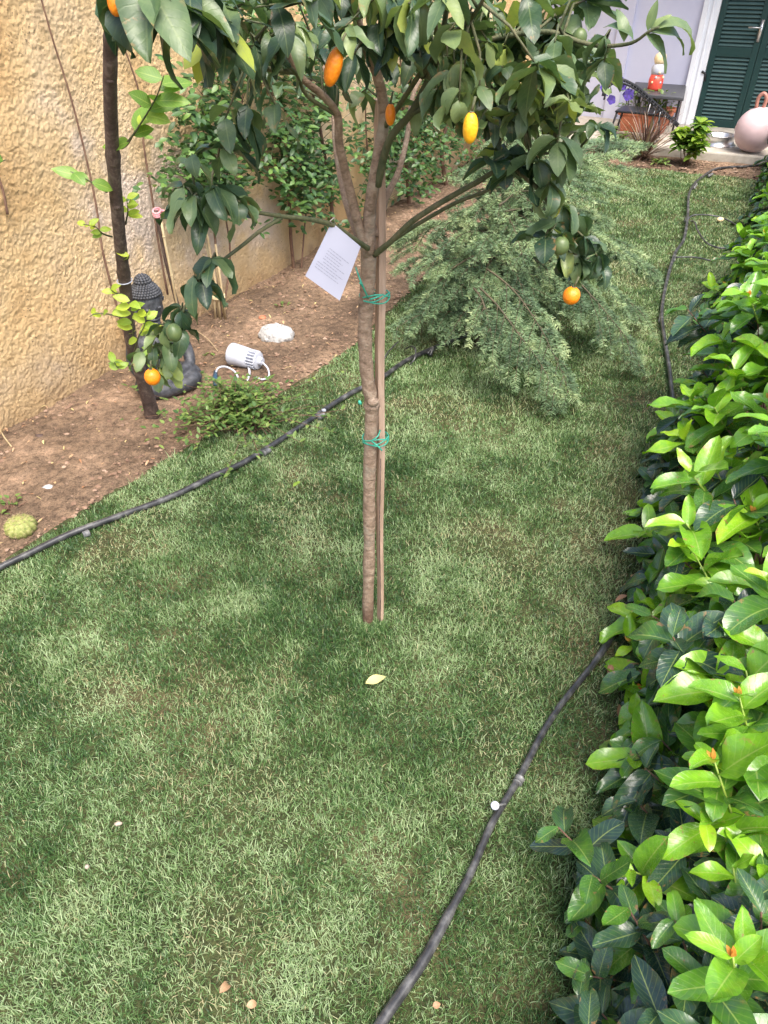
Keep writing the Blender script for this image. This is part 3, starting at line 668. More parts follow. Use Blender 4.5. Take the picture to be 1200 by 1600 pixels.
cable(lh, [P(640, 570, .02), P(648, 560, .05), P(649, 546, .07), P(643, 541, .06), P(634, 545, .02)], .004, 'hose', 'thin_pipe')
cable(lh, [P(668, 553, .03), P(676, 543, .05), P(672, 556, .02)], .009, 'hose', 'pipe_end')
cable(rh, [P(1073, 345, .02), P(1085, 336, .05), P(1120, 338, .04), P(1148, 350, .03), P(1158, 362, .04), P(1150, 380, .03), P(1130, 388, .03), P(1105, 380, .03), P(1090, 360, .04), P(1086, 348, .04), P(1080, 345, .03)], .006, 'hose', 'thin_pipe')
cable(rh, [P(1056, 402, .03), P(1085, 402, .03), P(1110, 407, .03)], .005, 'hose', 'thin_pipe')
cable(rh, [P(985, 523, .1), P(986, 550, .04), P(993, 560, .03), P(1006, 564, .02)], .003, 'hose', 'thin_pipe')
c = P(775, 1259, .028); b = MB(); b.lathe([(.0, 0), (.008, .002), (.010, .008), (.010, .014), (.006, .016), (.005, .011), (0, .010)], c, Vector((-.4, -.5, 1)), 14)
o = b.build('dripper', M['white'], rh); o['label'] = 'white round drip emitter on the hose'
b = MB(); b.tube([c, P(790, 1256, .02)], .003, 6); b.build('dripper_barb', M['hosegrey'], rh)
c = P(506, 641, .03); b = MB(); b.blob(c, (.011, .009, .008), 2, .2, 4); b.build('dripper', M['white'], lh)
b = MB(); b.blob(P(562, 629, .03), (.010, .010, .012), 1, .3, 4); b.build('dripper', M['tie'], lh)

# ------------------------------------------------------------------ kumquat tree
YT = 1.508
def make_kumquat():
    base = P(577, 975, 0); t = thing('kumquat_tree', 'slim kumquat tree with orange fruit standing in the lawn', 'tree', base)
    r = random.Random(42)
    # trunk
    tp = [(575, 980, 0), (575, 940, 0), (577, 860, 0), (577, 760, 0), (579, 690, .0), (581, 645, 0), (579, 620, 0), (573, 580, 0), (570, 520, 0), (573, 460, 0), (576, 410, 0), (574, 385, 0)]
    pts = smoothpath([Q(u, v, YT + dy) for u, v, dy in tp], 5); n = len(pts)
    rad = []
    for i in range(n):
        k = i / (n - 1); q = .0168 - .001 * k + (.0045 * math.exp(-((k - .49) / .02) ** 2)) + .0008 * math.sin(k * 90)
        for kk in (.16, .24, .33, .41, .56, .9): q += .0009 * math.exp(-((k - kk) / .008) ** 2)
        rad.append(q)
    b = MB(); b.tube(pts, rad, 16, True, .02)
    kn = Q(583, 628, YT - .017); b.blob(kn, (.014, .010, .012), 2, .15, 3)
    b.build('trunk', M['bark'], t)
    nodes = []
    # main limbs: (u, v, Y) paths with radii
    limbs = [
        ([(575, 400, 1.5), (560, 350, 1.5), (543, 283, 1.49), (530, 225, 1.47), (527, 180, 1.45), (505, 150, 1.42), (463, 113, 1.38), (440, 60, 1.34), (400, 10, 1.28)], .0105, .004, 'bark'),
        ([(577, 395, 1.5), (578, 330, 1.5), (590, 250, 1.49), (600, 190, 1.49), (597, 150, 1.48), (585, 105, 1.46), (570, 70, 1.43), (556, 20, 1.4), (548, -40, 1.36)], .0135, .006, 'bark'),
        ([(590, 290, 1.49), (608, 220, 1.46), (640, 180, 1.44), (662, 140, 1.42), (678, 100, 1.4), (690, 60, 1.37), (700, 0, 1.32)], .008, .004, 'twig'),
        ([(588, 370, 1.52), (603, 310, 1.55), (622, 270, 1.58), (636, 215, 1.62), (645, 150, 1.66), (668, 110, 1.7), (720, 60, 1.7)], .008, .003, 'bark'),
        ([(565, 385, 1.52), (545, 330, 1.55), (533, 283, 1.58), (523, 215, 1.62), (520, 150, 1.66), (500, 90, 1.7)], .008, .004, 'bark'),
        ([(585, 398, 1.5), (610, 378, 1.46), (645, 345, 1.42), (700, 310, 1.38), (745, 285, 1.34), (790, 262, 1.3), (830, 285, 1.28), (860, 320, 1.28), (885, 360, 1.27), (900, 410, 1.27)], .0065, .0025, 'twig'),
        ([(590, 392, 1.51), (650, 352, 1.47), (710, 318, 1.43), (760, 298, 1.4), (815, 268, 1.37), (850, 240, 1.35), (890, 250, 1.32)], .0045, .002, 'twig'),
        ([(575, 388, 1.48), (555, 375, 1.44), (520, 352, 1.4), (480, 342, 1.36), (440, 338, 1.33), (400, 332, 1.3), (350, 328, 1.27), (310, 322, 1.24)], .006, .002, 'twig'),
        ([(440, 340, 1.33), (405, 362, 1.31), (383, 380, 1.3), (340, 413, 1.28), (307, 440, 1.27), (285, 490, 1.26), (265, 530, 1.26), (247, 560, 1.26)], .004, .002, 'twig'),
        ([(463, 113, 1.38), (410, 105, 1.3), (350, 70, 1.22), (290, 40, 1.15), (230, 10, 1.1), (190, -30, 1.07)], .0045, .002, 'twig'),
        ([(678, 100, 1.4), (740, 70, 1.33), (800, 55, 1.28), (860, 50, 1.24), (905, 65, 1.22), (943, 72, 1.2), (987, 67, 1.17), (1013, 50, 1.15), (1030, 42, 1.14)], .0045, .0016, 'twig'),
        ([(640, 180, 1.44), (700, 150, 1.36), (760, 140, 1.3), (820, 150, 1.26), (870, 170, 1.25)], .004, .002, 'twig'),
        ([(527, 180, 1.45), (480, 150, 1.4), (463, 115, 1.36), (430, 90, 1.3), (400, 60, 1.26)], .004, .002, 'twig'),
        ([(556, 20, 1.4), (620, -10, 1.3), (700, -20, 1.22), (790, -30, 1.16)], .005, .002, 'twig'),
        ([(660, 120, 1.43), (700, 60, 1.3), (735, 30, 1.2), (760, -10, 1.12)], .005, .002, 'twig'),
        ([(600, 200, 1.49), (640, 140, 1.4), (680, 70, 1.3), (672, 0, 1.22)], .005, .003, 'twig'),
        ([(350, 328, 1.27), (330, 290, 1.3), (345, 240, 1.33), (380, 200, 1.36)], .003, .0015, 'twig'),
    ]
    for pp, r0, r1, mt in limbs:
        ps = smoothpath([Q(*p) for p in pp], 5); b = MB(); b.tube(ps, lerpr(r0, r1, len(ps)), 8, True, .05); b.build('branch', M[mt], t)
        nodes += ps[5:]
    clusters = []   # u, v, Y, n, L, tint, curl
    def cl(u, v, Y, n=7, L=.078, tint=.25, curl=.9, w=.42, sp=.0): clusters.append((u, v, Y, n, L, tint, curl, w))
    # big near leaves upper left
    for a in ((195, -25, 1.06, 5, .10, .25, .5, .42), (235, -20, 1.05, 6, .11, .2, .5, .46), (282, 10, 1.08, 6, .095, .25, .9, .42), (300, -25, 1.1, 6, .09, .1, .8, .42), (330, 20, 1.12, 6, .095, .2, .8, .36), (355, 60, 1.15, 6, .09, .35, .8, .35)): cl(*a)
    # dense top band
    rr = random.Random(4)
    for u in range(300, 960, 44):
        for v in (-50, -5, 42):
            if v > 40 and (u < 360): continue
            cl(u + rr.uniform(-14, 14), v + rr.uniform(-14, 14), rr.uniform(1.12, 1.62), rr.randint(4, 7), rr.uniform(.055, .085), rr.uniform(.1, .65), rr.uniform(-.3, 1.8), rr.uniform(.32, .5))
    for (u, v) in ((375, 110), (400, 90), (440, 95), (455, 70), (492, 95), (535, 85), (548, 110), (590, 60), (612, 85), (625, 60), (650, 95), (690, 90), (705, 120), (640, 40)):
        cl(u, v - 15, rr.uniform(1.25, 1.5), 6, rr.uniform(.06, .08), rr.uniform(.1, .5), rr.uniform(.5, 1.2), .42)
    # right upper clump, round curled leaves
    for i in range(46):
        u = rr.uniform(690, 945); v = rr.uniform(40, 215 if u > 740 else 140); 
        if u < 800 and v > 185: continue
        cl(u, v, rr.uniform(1.18, 1.5), rr.randint(5, 8), rr.uniform(.042, .066), rr.uniform(.15, .65), rr.uniform(-1.2, 2.4), rr.uniform(.42, .58))
    for (u, v, Y, n, L, ti, cu, w) in ((850, 118, 1.12, 7, .085, .5, .5, .38), (943, 60, 1.2, 3, .05, .3, 2.0, .5), (735, 165, 1.25, 7, .07, .1, .8, .45), (770, 175, 1.25, 6, .06, .08, .7, .45), (800, 185, 1.3, 6, .06, .1, .7, .45), (690, 150, 1.25, 5, .06, .35, 1.0, .5)): cl(u, v, Y, n, L, ti, cu, w)
    # right lower drooping cluster
    for (u, v, n, L, ti, cu) in ((790, 250, 6, .075, .15, .5), (768, 262, 4, .085, .12, .4), (815, 270, 5, .07, .12, .5), (840, 262, 6, .07, .4, 1.0), (870, 240, 6, .07, .5, 1.2), (860, 300, 6, .06, .45, 1.5), (880, 330, 7, .06, .4, 1.8), (905, 345, 6, .055, .4, 2.0), (865, 365, 6, .06, .15, .8), (895, 375, 7, .06, .35, 1.9), (920, 385, 7, .055, .3, 2.0), (905, 415, 8, .055, .2, 2.0), (885, 405, 7, .05, .25, 2.0), (935, 410, 6, .05, .15, 1.8), (950, 430, 4, .045, .15, 1.5), (850, 385, 3, .075, .08, .3)):
        cl(u, v - 8, 1.27 + rr.uniform(-.05, .05), n, L, ti, cu, .5)
    # left middle cluster
    for (u, v, n, L, ti, cu) in ((285, 300, 6, .075, .3, .8), (300, 318, 6, .07, .2, .8), (320, 330, 5, .08, .12, .5), (340, 300, 6, .085, .25, .9), (355, 245, 5, .07, .3, 1.0), (385, 200, 6, .07, .2, 1.0), (350, 200, 4, .07, .4, .8), (300, 250, 4, .06, .3, .9), (375, 325, 4, .07, .35, .9), (435, 185, 3, .07, .3, .3)):
        cl(u, v - 10, 1.25 + rr.uniform(-.04, .05), n, L, ti, cu, .42)
    # hanging left sprig
    for (u, v, n, L, ti, cu) in ((330, 410, 5, .07, .2, .5), (300, 440, 3, .07, .2, .7), (315, 445, 3, .075, .1, .3), (282, 490, 5, .06, .25, 1.6), (270, 510, 6, .055, .25, 1.8), (262, 545, 6, .055, .35, 1.5), (240, 550, 5, .05, .45, 1.2), (215, 560, 5, .05, .5, 1.2), (248, 590, 3, .06, .65, .5), (258, 515, 5, .055, .45, 1.0), (245, 530, 5, .05, .6, .8), (285, 520, 4, .06, .3, 1.0), (262, 575, 4, .06, .6, .7)):
        cl(u, v - 5, 1.26, n, L, ti, cu, .5)
    # twigs and leaves
    for (u, v) in ((470, 130), (500, 60), (520, 140), (560, 120), (615, 110), (640, 130), (660, 70), (560, 160), (420, 150), (400, 130), (700, 170), (650, 170)):
        cl(u, v - 12, rr.uniform(1.35, 1.7), 4, rr.uniform(.045, .065), rr.uniform(.2, .6), rr.uniform(0, 1.5), .42)
    for i in range(26):
        cl(rr.uniform(700, 950), rr.uniform(60, 200), rr.uniform(1.15, 1.4), 5, rr.uniform(.04, .056), rr.uniform(.35, .75), rr.uniform(-1.5, 2.2), .5)
    L = Leaves(); tw = MB()
    NV = np.array([tuple(p) for p in nodes])
    for (u, v, Y, n, Ls, ti, cu, w) in clusters:
        c = Q(u, v, Y); i = int(np.argmin(((NV - np.array(tuple(c))) ** 2).sum(1))); a = nodes[i]
        mid = (a + c) / 2 + Vector((r.uniform(-.01, .01), r.uniform(-.01, .01), .015)); axis = (c - mid).normalized()
        if (a - c).length < .4: tw.tube([a, mid, c], [.0025, .002, .0012], 5)
        for k in range(n):
            an = k * 2.4 + r.uniform(-.4, .4); d = Vector((math.cos(an), math.sin(an) * .9, r.uniform(-1.1, .15))) + axis * .3
            b0 = mid + (c - mid) * r.uniform(.55, 1.0)
            tt = min(1, max(0, ti + r.gauss(0, .13))); 
            if r.random() < .035: tt = r.uniform(.7, 1)
            L.add(b0, d, Vector((d.x * .3, d.y * .3, 1.0)) + Vector((r.uniform(-.5, .5), r.uniform(-.5, .5), 0)), Ls * r.uniform(.6, 1.1), Ls * .94 * w * r.uniform(.75, 1.1), cu * r.uniform(.4, 1.5), r.uniform(.0, 1.0), tt, r.uniform(.3, 1.6))
    for u, v, du, dz, Ls, cu, ti in ((1012, 50, 1.0, .25, .075, 1.5, .5), (1020, 45, 1.0, .45, .09, 1.9, .6), (1008, 52, .55, -.3, .065, .9, .45), (1012, 48, .1, 1.0, .035, .3, .6), (990, 64, -.55, .8, .05, 1.6, .35), (975, 66, -.2, 1.0, .045, 1.2, .5), (1016, 46, .8, .8, .03, .5, .7)):
        L.add(Q(u, v, 1.15), (du, -.1, dz), (-.1, -.5, 1), Ls, Ls * .36, cu, .3, ti, .4)
    L.add(Q(332, 40, 1.2), (-.6, -.2, -.6), (0, -.7, .6), .07, .035, .2, .1, 1.0)  # this leaf and the next: backlit brightness put into the tint
    L.add(Q(318, 60, 1.2), (-.3, 0, -1), (.4, -.9, .2), .06, .026, .2, .1, 1.0)
    merge(L.build('foliage', M['citrus'], t, 7, .6), tw.build('twigs', M['twig'], t))
    # fruit: u, v, Y, rx px, ry px, tilt, mat
    for (u, v, Y, rx, ry, tilt, mt) in ((180, 6, 1.03, 12, 15, 0, 'orange'), (521, 105, 1.2, 13, 25, .35, 'orange'), (610, 179, 1.42, 8, 14, .0, 'orange'), (735, 200, 1.08, 12, 20, 0, 'yellowfruit'), (893, 462, 1.2, 13.5, 13, .1, 'orange'), (238, 589, 1.22, 12.5, 12.5, 0, 'orange')):
        c = Q(u, v, Y); dep = c.y * CT + (CAM_H - c.z) * ST; s = dep / FPX; a_, b_ = rx * s, ry * s * (1.12 if v < 300 else 1.05)
        ax = Vector((math.sin(tilt), 0, math.cos(tilt)))
        m = MB(); m.lathe([(max(1e-5, a_ * math.sin(q) ** .92), -b_ * math.cos(q)) for q in [math.pi * i / 14 for i in range(15)]], c, ax, 20, lambda a, h: .012 * math.sin(a * 5 + h * 90))
        f = m.build('fruit', M[mt], t)
        if mt == 'yellowfruit': f['label'] = 'yellow ripening kumquat'
        s_ = MB(); s_.tube([c + ax * b_ * .95, c + ax * (b_ + .018) + Vector((.004, 0, 0))], .0018, 6); s_.blob(c + ax * b_ * .98, (.004, .004, .002), 1); s_.build('stalk', M['twig'], f)
    for (u, v, Y, s) in ((876, 385, 1.22, .014), (272, 520, 1.2, .014), (905, 60, 1.25, .011), (775, 150, 1.3, .011)):
        m = MB(); m.blob(Q(u, v, Y), (s, s, s * 1.2), 3, .04, int(u)); f = m.build('fruit', M['green_fruit'], t); f['label'] = 'green unripe kumquat'
make_kumquat()
# stake
def make_stake():
    a = Q(594, 968, YT + .004); c = Q(594, 330, YT + .018); t = thing('wooden_stake', 'pale square wooden stake tied to the kumquat trunk', 'stake', a)
    b = MB(); X = Vector((.9, .4, 0)).normalized(); Yd = Vector((-.4, .9, 0)).normalized()
    c = c + (c - a).normalized() * .2; pts = [a + (c - a) * i / 14 + Vector((.0015 * math.sin(i * 1.3), 0, 0)) for i in range(15)]; vs = []
    for i, p in enumerate(pts):
        w = .0068 + (.0016 * min(1, max(0, (i - 3) / 5))); vs += [p + X * w * sx + Yd * .011 * sy for sx, sy in ((-1, -1), (1, -1), (1, 1), (-1, 1))]
    b.add(vs, [(i * 4 + k, i * 4 + (k + 1) % 4, i * 4 + 4 + (k + 1) % 4, i * 4 + 4 + k) for i in range(14) for k in range(4)] + [(3, 2, 1, 0), (56, 57, 58, 59)])
    b.build('pole', M['wood'], t, False, .002)
    d = MB(); d.tube([p + X * -.006 - Yd * .0125 for p in pts[:7]], .0012, 5); d.build('split', M['darkbark'], t)
make_stake()
def make_tie(u, v, label, tails):
    c = Q(u, v, YT + .008); t = thing('plant_tie', label, 'tie', c)
    for k in range(3):
        b = MB(); pts = []
        for i in range(25):
            a = 2 * math.pi * i / 24; pts.append(c + Vector((.033 * math.cos(a) + .006, .030 * math.sin(a), .006 * math.sin(a * 2 + k * 2) + (k - 1) * .004 + .006 * math.cos(a + k))))
        b.tube(pts, .0016, 6, False); b.build('loop', M['tie'], t)
    for q in tails:
        b = MB(); b.tube(smoothpath([Q(*p) for p in q], 4), .0018, 6); b.build('tail', M['tie'], t)
make_tie(581, 463, 'green plastic tie round trunk and stake just below the paper tag', [[(575, 466, 1.47), (566, 445, 1.45), (560, 430, 1.46), (556, 418, 1.5)], [(575, 466, 1.47), (568, 450, 1.46), (562, 442, 1.44)], [(578, 468, 1.47), (590, 464, 1.47), (598, 460, 1.49)]])
make_tie(583, 685, 'green plastic tie round trunk and stake low above the grass', [[(580, 689, 1.47), (588, 695, 1.46), (597, 704, 1.46)], [(580, 689, 1.47), (590, 682, 1.47), (594, 672, 1.49)]])
# paper tag
def make_paper():
    cs = [Q(518, 347, 1.40), Q(563, 385, 1.40), Q(531, 470, 1.37), Q(477, 431, 1.37)]
    org = sum(cs, Vector()) / 4; t = thing('paper_tag', 'white paper care card hanging from a branch beside the trunk', 'paper', org)
    n = 10; b = MB(); vs = []; nrm = (cs[1] - cs[0]).cross(cs[3] - cs[0]).normalized()
    if nrm.y > 0: nrm = -nrm
    f = lambda a, c: cs[0] * (1 - a) * (1 - c) + cs[1] * a * (1 - c) + cs[2] * a * c + cs[3] * (1 - a) * c + nrm * (.003 * math.sin(a * 3) + .004 * math.sin(c * 3 + a))
    for s in (0, -.0006):
        for j in range(n + 1):
            for i in range(n + 1): vs.append(f(i / n, j / n) + nrm * s)
    m = (n + 1) ** 2; q = lambda i, j: j * (n + 1) + i
    fs = [(q(i, j), q(i + 1, j), q(i + 1, j + 1), q(i, j + 1)) for i in range(n) for j in range(n)]; fs += [tuple(x + m for x in g[::-1]) for g in fs]
    b.add(vs, fs); b.build('sheet', M['paper'], t)
    k = MB(); r = random.Random(2)
    for i in range(9):
        c = .36 + .05 * i; a0 = .18 + r.uniform(0, .06) if i < 6 else .1; a1 = r.uniform(.6, .88); a = a0
        while a < a1:
            e = min(a1, a + r.uniform(.03, .1)); p1, p2, p3, p4 = [f(x, y) + nrm * .0006 for x, y in ((a, c), (e, c), (e, c + .013), (a, c + .013))]; k.add([p1, p2, p3, p4], [(0, 1, 2, 3)]); a = e + .015
    k.build('print_lines', M['ink'], t, False)
    s = MB(); s.tube([Q(519, 350, 1.395), Q(516, 345, 1.385), Q(522, 340, 1.40), Q(523, 352, 1.41)], .001, 5); s.build('string', M['yarn'], t)
make_paper()

# ------------------------------------------------------------------ lime tree at the wall
def make_lime():
    base = P(240, 650, 0); t = thing('young_lime_tree', 'dark bare lime tree trunk with sparse yellow green leaves by the wall', 'tree', base); r = random.Random(8)
    pp = [(240, 655, 2.73), (225, 600, 2.66), (212, 560, 2.6), (203, 520, 2.55), (196, 450, 2.5), (188, 380, 2.4), (180, 290, 2.3), (174, 200, 2.2), (172, 110, 2.1), (175, 40, 2.02), (180, -20, 1.96), (186, -60, 1.93)]
    ps = smoothpath([Q(*p) for p in pp], 6); n = len(ps); rad = [.030 - .0145 * (i / n) ** .5 + (.003 if i % 13 == 0 else 0) + (.010 * math.exp(-i / 2.5)) for i in range(n)]
    b = MB(); b.tube(ps, rad, 14, True, .04)
    for i in (20, 34, 47): b.blob(ps[i] + Vector((.004, -rad[i] * .8, 0)), (.012, .008, .01), 2, .1, i)
    b.build('trunk', M['darkbark'], t)
    L = Leaves(); tw = MB()
    def sprig(path, n, Ls, ti, up=.1):
        q = smoothpath([Q(*p) for p in path], 4); tw.tube(q, lerpr(.0035, .0012, len(q)), 5)
        for i in range(n):
            p = q[min(len(q) - 1, int(len(q) * (.35 + .65 * i / n)))]; a = r.uniform(0, 6.28)
            L.add(p, (math.cos(a), math.sin(a) * .6, up + r.uniform(-.5, .5)), (r.uniform(-.4, .4), -.8, .7), Ls * r.uniform(.7, 1.15), Ls * .5, r.uniform(.1, .7), .25, min(1, max(0, ti + r.gauss(0, .12))), .3)
    sprig([(190, 232, 2.25), (207, 212, 2.2), (228, 180, 2.15), (245, 150, 2.1), (256, 118, 2.05)], 11, .085, .38)
    sprig([(190, 232, 2.25), (200, 225, 2.22), (210, 208, 2.2)], 3, .08, .35)
    sprig([(167, 300, 2.3), (150, 290, 2.26), (135, 280, 2.24), (110, 268, 2.22)], 5, .075, .3)
    sprig([(175, 370, 2.4), (160, 365, 2.36), (150, 355, 2.34), (130, 350, 2.32)], 7, .04, .75)
    sprig([(196, 350, 2.4), (200, 330, 2.36), (198, 310, 2.34)], 7, .045, .75)
    sprig([(192, 410, 2.45), (200, 405, 2.42), (202, 398, 2.4)], 3, .04, .8)
    sprig([(195, 460, 2.5), (180, 458, 2.46), (172, 450, 2.45)], 3, .045, .85)
    sprig([(200, 500, 2.5), (175, 492, 2.44), (150, 490, 2.42), (140, 495, 2.4)], 4, .045, .7)
    sprig([(205, 545, 2.56), (208, 520, 2.48), (205, 490, 2.42), (203, 470, 2.4)], 9, .06, .7)
    sprig([(208, 560, 2.57), (215, 530, 2.44), (225, 510, 2.4), (230, 490, 2.38)], 9, .06, .75)
    sprig([(215, 575, 2.6), (195, 570, 2.5), (185, 575, 2.46), (178, 565, 2.44)], 6, .055, .55)
    sprig([(220, 570, 2.6), (235, 560, 2.46), (240, 540, 2.44)], 6, .06, .6)
    sprig([(-40, 270, 2.3), (-10, 258, 2.2), (8, 250, 2.15)], 4, .075, .3)
    merge(L.build('foliage', M['lime'], t, 6), tw.build('twigs', M['twig'], t))
    m = MB(); c = ps[25]
    m.tube([c + Vector((.026 * math.cos(a), .026 * math.sin(a), .004 * math.sin(a))) for a in [6.283 * i / 20 for i in range(21)]], .002, 6, False); m.build('tie', M['white'], t)
make_lime()

# ------------------------------------------------------------------ wall plants
def vine(name, label, px, off=.03, r=(.006, .003), mat='redstem', extra=()):
    pts = smoothpath([Wp(u, v, off) for u, v in px], 4); t = thing(name, label, 'vine', pts[0])
    b = MB(); b.tube(pts, lerpr(r[0], r[1], len(pts)), 6, True, .1); b.build('stem', M[mat], t); return t, pts
vine('bare_vine', 'thin bare brown vine climbing the stucco left of the lime trunk', [(205, 560), (180, 470), (160, 390), (150, 320), (132, 235), (110, 150), (85, 70), (65, 0), (50, -60)])
vine('bare_vine', 'thin bare brown vine on the stucco just right of the lime trunk', [(262, 460), (246, 370), (238, 310), (225, 230), (218, 150), (200, 90), (180, 40), (170, -40)])
vine('bare_vine', 'short bare twig on the stucco at the left edge of the photo', [(12, 335), (5, 300), (-4, 270), (-30, 200)], .02)

def climber(name, label, stems, regions, seed, nleaf, Ls=.05, tint=(0, .8)):
    r = random.Random(seed); t = None; S = MB(); allp = []
    for px, r0 in stems:
        pts = smoothpath([Wp(u, v, o) for u, v, o in px], 5)
        if t is None: t = thing(name, label, 'shrub', (pts[0].x, pts[0].y, 0))
        S.tube(pts, lerpr(r0, r0 * .4, len(pts)), 7, True, .1); allp += pts
    L = Leaves(); tw = MB(); NV = np.array([tuple(p) for p in allp])
    for (u0, v0, u1, v1, wgt) in regions:
        for i in range(int(nleaf * wgt)):
            u = r.gauss((u0 + u1) / 2, (u1 - u0) / 3.6); v = r.gauss((v0 + v1) / 2, (v1 - v0) / 3.6)
            c = Wp(u, v, r.uniform(.05, .28)); 
            if c.z < .05: continue
            a = allp[int(np.argmin(((NV - np.array(tuple(c))) ** 2).sum(1)))]
            if r.random() < .5: tw.tube([a, (a + c) / 2 + Vector((0, 0, .02)), c], [.002, .0015, .001], 4)
            for k in range(5):
                an = r.uniform(0, 6.28); d = Vector((math.cos(an), math.sin(an), r.uniform(-.6, .5))); p = c + Vector((r.gauss(0, .02), r.gauss(0, .02), r.gauss(0, .02)))
                L.add(p, d, (.4, -.5, .8), Ls * r.uniform(.6, 1.3), Ls * .48, r.uniform(.1, .8), .2, min(1, max(0, r.uniform(*tint) ** 1.3)))
    fo = L.build('foliage', M['jasmine'], t, 4); merge(fo, tw.build('twigs', M['twig'], t)); merge(fo, S.build('stems', M['redstem'], t)); return t
climber('wall_shrub', 'small leaved climbing shrub on the wall behind the bundle of canes', [([(345, 495, .12), (340, 420, .08), (332, 330, .08), (320, 240, .08), (318, 150, .06), (330, 60, .06)], .008), ([(347, 492, .12), (360, 400, .1), (350, 300, .1), (375, 200, .12), (380, 110, .1)], .006)],
        [(265, 200, 400, 330, .55), (270, 120, 400, 220, .35), (300, 30, 420, 130, .2)], 31, 230)
climber('wall_shrub', 'small leaved climbing shrub with reddish stems left of the kumquat trunk', [([(460, 430, .05), (455, 380, .06), (450, 300, .08), (437, 220, .08), (425, 150, .08), (415, 80, .08), (408, 0, .08)], .012), ([(470, 430, .1), (480, 320, .1), (500, 240, .12), (470, 150, .1)], .006), ([(520, 350, .08), (515, 290, .08), (500, 200, .08), (485, 120, .08), (478, 20, .08)], .014)],
        [(400, 120, 540, 330, .8), (460, 230, 540, 340, .3), (400, 30, 560, 160, .45)], 32, 300)
climber('wall_shrub', 'dense small leaved shrub on the wall right of the kumquat trunk', [([(640, 330, .1), (635, 260, .1), (630, 180, .1), (625, 80, .1)], .016), ([(700, 300, .15), (690, 240, .12), (700, 170, .12), (690, 60, .1)], .022), ([(590, 330, .1), (575, 250, .1), (570, 140, .1)], .010)],
        [(560, 140, 740, 320, .9), (600, 40, 800, 180, .6), (700, 120, 860, 230, .5)], 33, 420, .055, (0, .7))
def make_canes():
    c = P(345, 500, 0); t = thing('cane_bundle', 'short bundle of bamboo canes tied with orange string at the wall', 'canes', c, )
    for i in range(5):
        b = MB(); x = (i - 2) * .014; b.tube([c + Vector((x, .02 * (i % 2), -.02)), c + Vector((x * .9 + .004, .02 * (i % 2), .13)), c + Vector((x * 1.3 - .01, .02 * (i % 2) + .02, .36 + .05 * (i % 3)))], .0065, 8); b.build('cane', M['cane'], t)
    b = MB()
    for k in range(3): b.tube([c + Vector((.038 * math.cos(a), .03 * math.sin(a) + .01, .13 + .006 * k + .003 * math.sin(a))) for a in [6.283 * i / 20 for i in range(21)]], .0035, 6, False)
    b.blob(c + Vector((.036, -.02, .137)), (.012, .01, .01), 2, .2, 2); b.build('string', M['cream'], t)
make_canes()
def make_graft():
    a = Wp(280, 470, .12); a.z = 0; pts = smoothpath([a, Wp(268, 440, .13), Wp(258, 400, .13), Wp(250, 360, .14), Wp(244, 330, .15)], 4)
    t = thing('dark_pole', 'thin dark garden pole wrapped with pink rag at its top', 'pole', a)
    b = MB(); b.tube(pts, .011, 8, True, .12); b.build('pole', M['darkbark'], t)
    c = Wp(246, 335, .15); b = MB()
    for k in range(3): b.tube([c + Vector((.018 * math.cos(q), .018 * math.sin(q), .008 * k + .008 * math.sin(q))) for q in [6.283 * i / 16 for i in range(17)]], .005, 6, False)
    b.tube(smoothpath([c, c + Vector((.03, -.01, .02)), c + Vector((.05, -.01, .0))]), [.006] * 9, 6); b.build('rag', M['rag'], t)
    a2 = Wp(276, 475, .16); a2.z = 0; t2 = thing('bamboo_cane', 'single pale bamboo cane leaning beside the dark pole', 'cane', a2)
    b = MB(); q = [a2, Wp(268, 430, .16), Wp(256, 370, .16), Wp(252, 345, .16)]; b.tube(q, .0065, 8)
    for p in q[1:3]: b.tube([p - Vector((0, 0, .004)), p, p + Vector((0, 0, .004))], [.0065, .008, .0065], 8)
    b.build('cane', M['cane'], t2)
make_graft()

